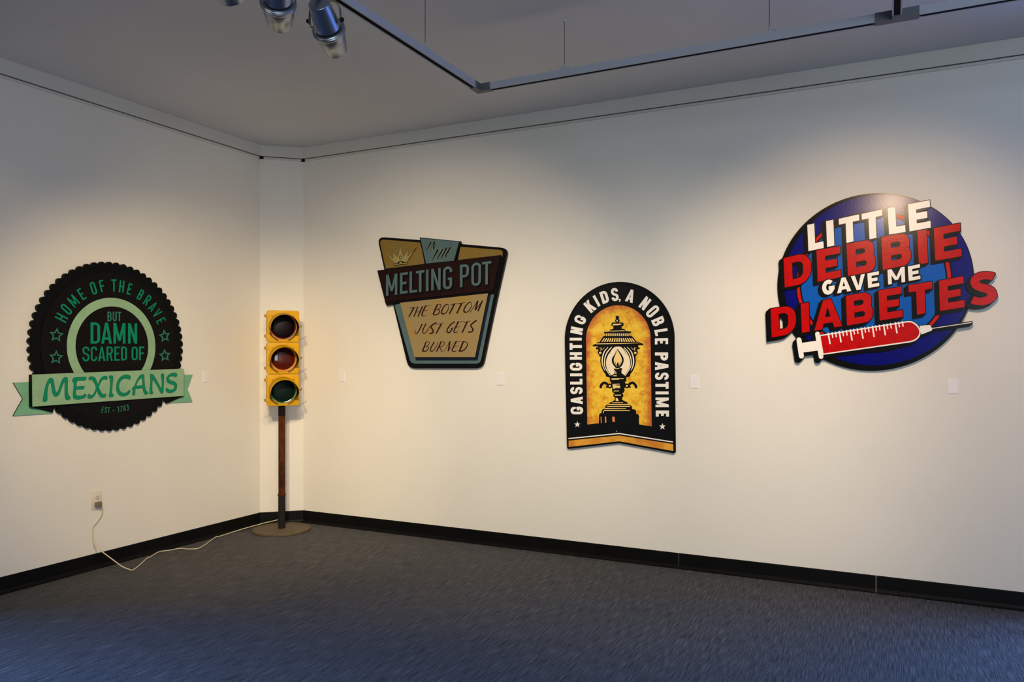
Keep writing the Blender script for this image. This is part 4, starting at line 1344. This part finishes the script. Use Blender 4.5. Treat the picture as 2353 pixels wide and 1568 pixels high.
s4g.plate('lettering', wb, D_red, DK - .001, DK + .003, label='red letters reading DIABETES')
sy = s4g.plate('syringe', cut(syr, bi), D_white, DK - .001, DK + .0045, label='white outlined syringe')
s4g.plate('syringe_needle', ned, D_white, DK - .001, DK + .0035, label='thin white needle')
s4g.plate('syringe_liquid', bi, D_red, DK - .001, DK + .0030, label='red liquid in the syringe')
s4g.plate('syringe_scale', tk, D_white, DK, DK + .0040, label='white scale marks')
# ------------------------------------------------------------------ wall cards beside the signs
M_card = mat('card_white', (232, 228, 232), .45)
for side, x0, y0, x1, y1, lab in (
        ('L', 466.6, 853, 478.6, 878.6, 'small white wall card on left wall, right of the bottle-cap sign'),
        ('R', 780.2, 853, 791.8, 877.8, 'small white wall card on right wall, between traffic signal and crown sign'),
        ('R', 1140.2, 858, 1156.5, 885.2, 'small white wall card below right side of the crown sign'),
        ('R', 1585.2, 864, 1604.2, 892.8, 'small white wall card right of the arched lamp sign'),
        ('R', 2176.8, 872.5, 2201.8, 905, 'white wall card below the round blue syringe sign')):
    cx, cy = (x0 + x1) / 2, (y0 + y1) / 2
    u, v = on_wall(side, cx, cy, .004)
    w = abs(on_wall(side, x1, cy, .004)[0] - on_wall(side, x0, cy, .004)[0]); h = abs(on_wall(side, cx, y0, .004)[1] - on_wall(side, cx, y1, .004)[1])
    bm = bmesh.new(); box(bm, -w / 2, -.0048, -h / 2, w / 2, -.0003, h / 2)
    bmesh.ops.recalc_face_normals(bm, faces=bm.faces); bevel(bm, .0006, 1)
    o = obj('wall_card', bm, M_card, loc=(u, Y0, v) if side == 'R' else (X0, u, v))
    o.rotation_euler = (0, 0, 0 if side == 'R' else PI / 2)
    tag(o, lab, 'label', 'wall cards')

# ------------------------------------------------------------------ wall outlet
M_plate = mat('outlet_plate', (214, 206, 190), .4)
M_slot = mat('outlet_slot', (50, 44, 36), .6)
u, v = on_wall('L', 222, 1150, .003)
ot = thing('wall_outlet', 'cream duplex power outlet low on the left wall with one plug in it', 'outlet', (X0, u, v), PI / 2)
boxobj('cover_plate', (-.036, -.006, -.0585, .036, -.0003, .0585), M_plate, ot, .002)
for dz in (.0195, -.0195):
    bm = bmesh.new(); lathe(bm, [(.0172, 0), (.0172, .002), (.016, .0028)], 28, Matrix.Translation((0, -.0055, dz)) @ Matrix.Rotation(PI / 2, 4, 'X'))
    rc = obj('receptacle', bm, M_plate, ot, smooth=True)
    bm = bmesh.new()
    box(bm, -.0075, -.0088, dz + .001, -.0052, -.008, dz + .0095); box(bm, .0048, -.0088, dz + .002, .0068, -.008, dz + .009)
    lathe(bm, [(.0028, 0), (.0028, .0008)], 12, Matrix.Translation((0, -.008, dz - .0075)) @ Matrix.Rotation(PI / 2, 4, 'X'))
    obj('socket_slot', bm, M_slot, rc)
bm = bmesh.new(); lathe(bm, [(.0028, 0), (.0028, .001), (.0015, .0018)], 14, Matrix.Translation((0, -.0055, 0)) @ Matrix.Rotation(PI / 2, 4, 'X'))
obj('cover_screw', bm, M_plate, ot)

# ------------------------------------------------------------------ power cord with its plug
M_cord = mat('cord_ivory', (205, 195, 168), .5)
M_plug = mat('plug_grey', (112, 106, 88), .5)
K = crop(150, 1100, 4.525)
plug_c = wall_point('L', *K(342, 264), .022)
cd = thing('power_cord', 'ivory power cord from the wall outlet along the floor to the traffic signal', 'cord', plug_c, PI / 2)
pts = []
for x, y, d in ((362, 262, .026), (376, 275, .03), (388, 322, .022), (376, 380, .014), (332, 450, .010), (292, 500, .010), (288, 560, .012), (295, 660, .022), (330, 720, .045), (400, 775, .085), (500, 850, .15), (590, 915, .21)):
    pts.append(wall_point('L', *K(x, y), d))
for x, y, z in ((660, 945, .010), (700, 953, .005), (760, 912, .005), (815, 862, .005), (855, 826, .006), (885, 817, .005), (970, 765, .005), (1100, 745, .005), (1190, 728, .005), (1280, 735, .005), (1370, 730, .005), (1420, 710, .005), (1480, 670, .005), (1560, 612, .006), (1610, 600, .005),
                (1720, 565, .006), (1800, 540, .012), (1900, 510, .024), (2060, 467, .030), (2200, 433, .032), (2245, 424, .032)):
    pts.append(on_level(*K(x, y), z))
pts = [Vector(p) for p in smooth([tuple(p) for p in pts], False, 6)]
Mi = (Matrix.Translation(plug_c) @ Matrix.Rotation(PI / 2, 4, 'Z')).inverted()
bm = bmesh.new(); tube(bm, [Mi @ p for p in pts], .0036, 10)
obj('cable', bm, M_cord, cd, smooth=True)
bm = bmesh.new(); box(bm, -.018, -.014, -.016, .020, .0125, .013)
bmesh.ops.recalc_face_normals(bm, faces=bm.faces); bevel(bm, .004, 3)
obj('plug', bm, M_plug, cd, smooth=True)
bm = bmesh.new(); tube(bm, [(.006, -.004, -.010), (.012, -.006, -.018), (.014, -.007, -.026)], .0052, 12)
obj('strain_relief', bm, M_plug, cd, smooth=True)

# ------------------------------------------------------------------ traffic signal on its pole
T_yel = mat('signal_yellow', (206, 156, 0), .5, spec=.2, var=.07, scale=14, bump=.05, bscale=60)
T_in = mat('signal_visor_black', (9, 8, 8), .6)
T_rust = mat('rusty_pole', (92, 46, 18), .85, spec=.15, rgb2=(46, 25, 13), scale=26, stretch=(1, 1, .5), bump=.3, bscale=220)
T_steel = mat('dark_steel', (34, 33, 31), .5, var=.2, scale=20)
T_base = mat('base_plate_brown', (84, 72, 52), .7, var=.1, scale=10, bump=.1, bscale=120)
T_brass = mat('tarnished_brass', (150, 112, 52), .35, metal=.8)
T_rim = mat('lens_gasket', (206, 178, 130), .5)
L_red = mat('red_lens', (12, 1, 2), .35, spec=.10)
L_amb = mat('amber_lens', (76, 22, 2), .05, spec=.35)
L_grn = mat('green_lens', (9, 27, 20), .35, spec=.10)
L_glow = {'red': mat('red_glow_paint', (110, 4, 14), .15), 'amber': mat('amber_glow_paint', (236, 128, 18), .15), 'green': mat('green_glow_paint', (14, 92, 24), .15)}  # brighter tints: light glowing through the lens rim, put into the colour
bc = FW * 6.10 + RT * ((647.5 - CX) / FPX * 6.10)
tl = thing('traffic_signal', 'yellow three-lens traffic signal on a rusty pole with round base', 'traffic light', (bc.x, bc.y, 0), math.radians(47.5))
bm = bmesh.new(); lathe(bm, [(.219, 0), (.224, .003), (.224, .015), (.220, .019)], 72); obj('base_plate', bm, T_base, tl, smooth=True)
bm = bmesh.new(); lathe(bm, [(.0275, .018), (.0275, .283)], 32); po = obj('pole_sleeve', bm, T_steel, tl, smooth=True)
bm = bmesh.new(); lathe(bm, [(.0262, .275), (.0262, .93)], 32); obj('pole', bm, T_rust, tl, smooth=True)
bm = bmesh.new(); lathe(bm, [(.0268, .276), (.031, .280), (.032, .285), (.030, .291), (.0264, .295)], 32, cap0=False, cap1=False); obj('weld_collar', bm, T_rust, tl, smooth=True)
bm = bmesh.new(); lathe(bm, [(.0275, .915), (.0275, 1.0)], 32); obj('top_coupling', bm, mat('signal_black', (16, 13, 11), .5), tl, smooth=True)
RX = Matrix.Rotation(PI / 2, 4, 'X')                # local +Z -> -Y (towards the viewer)


def rbox(bm, x0, x1, z0, z1, y0, y1, r, n=5):
    """rounded rectangle in XZ, from y0 (front) back to y1"""
    p = rr(x0, z0, x1, z1, r, n=n)
    f = [bm.verts.new((x, y0, z)) for x, z in p]; k = [bm.verts.new((x, y1, z)) for x, z in p]
    for i in range(len(p)):
        j = (i + 1) % len(p)
        bm.faces.new((f[i], f[j], k[j], k[i]))
    bm.faces.new(f); bm.faces.new(list(reversed(k)))


HZ = .994; SH = .2515; XO = .005
sec_names = (('green', L_grn), ('amber', L_amb), ('red', L_red))
LC = -.004                                           # lens centre below the section's middle
for k, (nm, lens_m) in enumerate(sec_names):
    z0 = HZ + SH * k; zc = z0 + SH / 2
    bm = bmesh.new(); rbox(bm, XO - .119, XO + .119, z0 + .0035, z0 + SH - .0035, -.050, .085, .022)
    sec = obj('signal_section', bm, T_yel, tl, smooth=True)
    sec['label'] = nm + ' lens section'
    bm = bmesh.new(); rbox(bm, XO - .122, XO + .122, z0 + .001, z0 + SH - .001, -.062, -.046, .016)
    fs = [f for f in bm.faces if len(f.verts) > 6 and f.calc_center_median().y < -.055]
    bmesh.ops.recalc_face_normals(bm, faces=bm.faces)
    bmesh.ops.bevel(bm, geom=list({e_ for f in fs for e_ in f.edges}), offset=.005, segments=3, affect='EDGES', profile=.5)
    obj('door', bm, T_yel, sec, smooth=True)
    M_ = Matrix.Translation((XO, -.060, zc + LC)) @ RX
    bm = bmesh.new(); lathe(bm, [(.116, 0), (.116, .003), (.113, .006), (.109, .006), (.107, .004)], 56, M_, cap1=True); obj('door_ring', bm, T_yel, sec, smooth=True)
    bm = bmesh.new(); lathe(bm, [(.1015, .004), (.1015, .010), (.0995, .012), (.0975, .010)], 56, M_, cap0=False, cap1=False); obj('lens_gasket', bm, T_rim, sec, smooth=True)
    prof = [(.0985, .006)] + [(.0985 * math.cos(a), .006 + .016 * math.sin(a)) for a in [PI / 2 * i / 8 for i in range(1, 8)]] + [(.0004, .022)]
    bm = bmesh.new(); lathe(bm, prof, 56, M_); lo_ = obj('lens', bm, lens_m, sec, smooth=True)
    bm = bmesh.new(); lathe(bm, [(.0978, .010), (.0960, .0135), (.0925, .0150), (.0890, .0140)], 56, M_, cap0=False, cap1=False); obj('lens_glow_ring', bm, L_glow[nm], sec, smooth=True)  # added ring carrying the painted glow of the glass
    lo_['label'] = 'dark ' + nm + ' glass lens'
    # cutaway visor: full length over the top half, running back to the door below
    for inner in (0, 1):
        bm = bmesh.new(); R_ = .1065 if not inner else .1052; n_ = 44
        tilt = Matrix.Translation((XO, -.060, zc + LC)) @ Matrix.Rotation(math.radians(5.5), 4, 'X') @ RX
        rows = []
        for i in range(n_ + 1):
            th = -136 + 272 * i / n_; a = math.radians(th)
            t_ = abs(th)
            Lm = .168 if t_ <= 88 else max(.010, .168 - .158 * ((t_ - 88) / 44) ** .85)
            row = []
            for j in range(7):
                h_ = Lm * j / 6 + .002
                row.append([R_ * math.sin(a), R_ * math.cos(a), h_])
            rows.append(row)
        grid = [[bm.verts.new(tilt @ Vector((x, z_, h_))) for x, z_, h_ in row] for row in rows]
        for i in range(n_):
            for j in range(6):
                bm.faces.new((grid[i][j], grid[i + 1][j], grid[i + 1][j + 1], grid[i][j + 1]))
        if not inner:
            ov = obj('visor', bm, T_yel, sec, smooth=True)
            md = ov.modifiers.new('thickness', 'SOLIDIFY'); md.thickness = .0012; md.offset = 0
        else:
            ov = obj('visor_lining', bm, T_in, sec, smooth=True)
            md = ov.modifiers.new('thickness', 'SOLIDIFY'); md.thickness = .0008; md.offset = 0
            ov['label'] = 'black inner face of the visor'
    # visor feet, hinge lugs, screws and wing nut
    for sx_ in (-1, 1):
        bm = bmesh.new()
        p_ = [Vector((XO + sx_ * .112 * math.cos(math.radians(a)), -.066, zc + LC + .112 * math.sin(math.radians(a)))) for a in range(-70, -24, 9)]
        tube(bm, p_, .0055, 8); obj('visor_foot', bm, mat('visor_foot_brown', (104, 66, 14), .5), sec, smooth=True)
        bm = bmesh.new(); lathe(bm, [(.0052, 0), (.0052, .004), (.003, .006)], 14, Matrix.Translation((XO + sx_ * .080, -.062, zc + .080)) @ RX); obj('door_screw', bm, T_brass, sec, smooth=True)
    for dz in (.080, -.078):
        bm = bmesh.new(); box(bm, XO - .140, -.058, zc + dz - .010, XO - .118, -.040, zc + dz + .010)
        bmesh.ops.recalc_face_normals(bm, faces=bm.faces); bevel(bm, .003, 2)
        hg = obj('hinge', bm, T_yel, sec, smooth=True)
        bm = bmesh.new(); lathe(bm, [(.0042, -.012), (.0042, .012)], 12, Matrix.Translation((XO - .136, -.056, zc + dz))); obj('hinge_pin', bm, T_brass, hg)
        bm = bmesh.new(); box(bm, XO - .122, -.0645, zc + dz - .011, XO - .090, -.0615, zc + dz + .011); obj('hinge_strap', bm, T_yel, hg)
    bm = bmesh.new(); box(bm, XO + .122, -.056, zc - .006, XO + .134, -.044, zc + .006)
    lathe(bm, [(.006, .0), (.0075, .006), (.005, .010)], 12, Matrix.Translation((XO + .132, -.050, zc)) @ Matrix.Rotation(PI / 2, 4, 'Y'))
    tube(bm, [(XO + .138, -.056, zc - .003), (XO + .142, -.058, zc + .008)], .0028, 8); tube(bm, [(XO + .138, -.044, zc - .003), (XO + .143, -.042, zc + .010)], .0028, 8)
    obj('wing_nut', bm, T_brass, sec, smooth=True)

# ------------------------------------------------------------------ lighting track
K_rail = mat('track_grey_metal', (172, 178, 190), .45)
K_conn = mat('connector_grey', (92, 98, 106), .5)
K_slot = mat('track_slot_black', (6, 6, 6), .8)
K_wire = mat('wire_grey', (70, 72, 78), .5)
XT, YT, ZT = -2.004, 3.683, 2.833             # left run, right run, underside
HT = .036
XB = .035                                     # tee position
tr = thing('lighting_track', 'grey aluminium lighting track hung from the ceiling on thin wires', 'lighting track', (XT, YT, ZT))
rail_prof = [(-.018, 0), (-.0125, 0), (-.0125, .013), (.0125, .013), (.0125, 0), (.018, 0), (.018, HT), (-.018, HT)]
flange = [(-.0190, -.0015), (-.0130, -.0015), (-.0130, .0015), (-.0190, .0015)]


def rail(p0, p1):
    p0 = Vector(p0); p1 = Vector(p1); d = (p1 - p0).normalized(); nr = Vector((d.y, -d.x, 0))
    bm = bmesh.new(); extrude_profile(bm, rail_prof, p0, p1, nr)
    for sg in (1, -1):
        extrude_profile(bm, [(sg * a, z) for a, z in flange], p0, p1, nr)
    o_ = obj('rail', bm, K_rail, tr)
    bm = bmesh.new(); extrude_profile(bm, [(-.0124, .0008), (.0124, .0008), (.0124, .0128), (-.0124, .0128)], p0 + d * .02, p1 - d * .02, nr)
    o2 = obj('rail_slot', bm, K_slot, o_); o2['label'] = 'black slot under the rail'


rail((0, -4.9, 0), (0, -.055, 0)); rail((.055, 0, 0), (XB - XT - .075, 0, 0)); rail((XB - XT + .075, 0, 0), (4.2, 0, 0)); rail((XB - XT, -.035, 0), (XB - XT, -4.9, 0))
bm = bmesh.new(); box(bm, -.019, -.075, -.003, .019, .019, HT + .001); box(bm, .019, -.019, -.003, .075, .019, HT + .001)
obj('corner_connector', bm, K_conn, tr)
bm = bmesh.new(); cxt = XB - XT; box(bm, cxt - .085, -.020, -.004, cxt + .085, .020, HT + .002); box(bm, cxt - .019, -.05, -.004, cxt + .019, -.020, HT + .002)
obj('tee_connector', bm, K_conn, tr)


def track_x(px):
    r_ = ray(px, 100); return r_.x / r_.y * YT


def track_y(px):
    r_ = ray(px, 100); return r_.y / r_.x * XT


for x, y in ((track_x(1297), YT), (track_x(1768), YT), (XT, track_y(977))):
    lx, ly = x - XT, y - YT
    along = (1, 0) if y == YT else (0, 1)
    bm = bmesh.new(); lathe(bm, [(.0016, HT + .02), (.0016, ZC - ZT)], 8, Matrix.Translation((lx, ly, 0))); wr = obj('suspension_wire', bm, K_wire, tr)
    bm = bmesh.new()
    sx_, sy_ = (.022, .008) if along[0] else (.008, .022)
    box(bm, lx - sx_, ly - sy_, HT, lx + sx_, ly + sy_, HT + .012); lathe(bm, [(.006, HT + .010), (.006, HT + .030), (.003, HT + .034)], 14, Matrix.Translation((lx, ly, 0)))
    tube(bm, [(lx + sx_ * .9, ly + sy_ * .9 if not along[0] else ly - .010, HT + .004), (lx + sx_ * 1.3, ly + sy_ * 1.3 if not along[0] else ly - .014, HT + .009)], .003, 8)
    obj('wire_clip', bm, K_rail, wr)
    bm = bmesh.new(); lathe(bm, [(.011, ZC - ZT - .006), (.014, ZC - ZT)], 18, Matrix.Translation((lx, ly, 0))); obj('ceiling_anchor', bm, M_ceil, wr, smooth=True)

# ------------------------------------------------------------------ silver spotlights on the left run
A_al = mat('spun_aluminium', (162, 170, 184), .36, metal=1.0)
A_dk = mat('dark_gap_metal', (22, 22, 24), .5)
A_yk = mat('yoke_steel', (120, 116, 110), .4, metal=.9)


def spotlight(y, target, label, drop=.112, power=60, size=70, blend=1):
    t_ = thing('track_spotlight', label, 'spotlight', (XT, y, ZT), 0, 'silver track spotlights')
    pv_ = Vector((0, 0, -drop))
    d = (Vector(target) - (Vector((XT, y, ZT)) + pv_)).normalized()
    az = math.atan2(d.y, d.x)
    Ry = Matrix.Rotation(az - PI / 2, 4, 'Z')                     # local +Y along the aim
    bm = bmesh.new(); box(bm, -.016, -.05, -.018, .016, .05, -.0025); bmesh.ops.recalc_face_normals(bm, faces=bm.faces); bevel(bm, .003, 2); obj('track_adapter', bm, K_conn, t_, smooth=True)
    bm = bmesh.new(); lathe(bm, [(.009, -drop + .074), (.009, -.015)], 18); obj('stem', bm, A_yk, t_, smooth=True)
    # yoke: flat bent strip
    hw = .063
    prof = [Vector((-hw, 0, -drop - .016)), Vector((-hw, 0, -drop + .02)), Vector((-hw * .92, 0, -drop + .050)), Vector((-hw * .6, 0, -drop + .074)), Vector((0, 0, -drop + .078)),
            Vector((hw * .6, 0, -drop + .074)), Vector((hw * .92, 0, -drop + .050)), Vector((hw, 0, -drop + .02)), Vector((hw, 0, -drop - .016))]
    prof = [Vector(p) for p in smooth([tuple(p) for p in prof], False, 4)]
    bm = bmesh.new(); prev = None
    for i, p in enumerate(prof):
        tg = (prof[min(i + 1, len(prof) - 1)] - prof[max(i - 1, 0)]).normalized(); n_ = Vector((-tg.z, 0, tg.x))
        vs = [bm.verts.new(Ry @ (p + n_ * a + Vector((0, w_, 0)))) for a, w_ in ((.0013, -.009), (.0013, .009), (-.0013, .009), (-.0013, -.009))]
        if prev:
            for q in range(4):
                bm.faces.new((prev[q], prev[(q + 1) % 4], vs[(q + 1) % 4], vs[q]))
        else:
            bm.faces.new(vs)
        prev = vs
    bm.faces.new(list(reversed(prev))); obj('yoke', bm, A_yk, t_)
    for sg in (-1, 1):
        bm = bmesh.new(); lathe(bm, [(.0085, 0), (.0085, .008), (.006, .012)], 16, Ry @ Matrix.Translation((sg * .064, 0, -drop)) @ Matrix.Rotation(sg * PI / 2, 4, 'Y'))
        obj('yoke_knob', bm, A_dk, t_, smooth=True)
    Rz = d.to_track_quat('Z', 'Y').to_matrix().to_4x4()
    Mx = Matrix.Translation(pv_) @ Rz @ Matrix.Translation((0, 0, -.082))
    bm = bmesh.new(); lathe(bm, [(.0385, 0), (.0405, .0015), (.0415, .005), (.0475, .068), (.0485, .070), (.0535, .117)], 56, Mx); obj('lamp_can', bm, A_al, t_, smooth=True)
    bm = bmesh.new(); lathe(bm, [(.0545, .112), (.0545, .119)], 56, Mx, False, False); obj('lamp_gasket', bm, A_dk, t_, smooth=True)
    bm = bmesh.new(); lathe(bm, [(.0555, .117), (.0640, .118), (.0660, .120), (.0645, .1235), (.0640, .125), (.0665, .128), (.0665, .136), (.0640, .140), (.058, .141)], 56, Mx, False, False); obj('clamp_ring', bm, A_al, t_, smooth=True)
    bm = bmesh.new(); lathe(bm, [(.0585, .139), (.0580, .150), (.0550, .183), (.0542, .184), (.0455, .232), (.044, .232), (.0535, .180), (.0535, .150)], 56, Mx, False, False); obj('snoot', bm, A_al, t_, smooth=True)
    bm = bmesh.new(); tube(bm, [Mx @ Vector((.064, .018, .128)), Mx @ Vector((.078, .022, .128))], .0035, 10); obj('ring_screw', bm, A_yk, t_, smooth=True)
    em = bpy.data.materials.get('lamp_glow')
    if not em:
        em = bpy.data.materials.new('lamp_glow'); em.use_nodes = True
        bb = em.node_tree.nodes['Principled BSDF']; bb.inputs['Emission Color'].default_value = (1, .8, .55, 1); bb.inputs['Emission Strength'].default_value = 8
    bm = bmesh.new(); lathe(bm, [(.047, .150), (.030, .156), (.001, .159)], 40, Mx, False, True); obj('bulb', bm, em, t_, smooth=True)
    sp = spot('lamp_%d' % round(y * 100), (0, 0, 0), d, power, size, blend)
    sp.parent = t_; sp.location = Mx @ Vector((0, 0, .236)); sp.rotation_euler = (-d).to_track_quat('Z', 'Y').to_euler()
    return t_


spotlight(2.405, (-2.95, Y0, 1.35), 'silver spotlight nearest the bend of the track, back cap showing', power=POW[0], size=73.3, blend=.69)
spotlight(2.14, (-4.35, Y0, 1.08), 'silver spotlight in the middle of the three on the left track', power=POW[1], size=76.7)
spotlight(1.86, (-3.28, Y0, .35), 'silver spotlight cut off by the top edge, leftmost of three', power=POW[2], size=73.8)
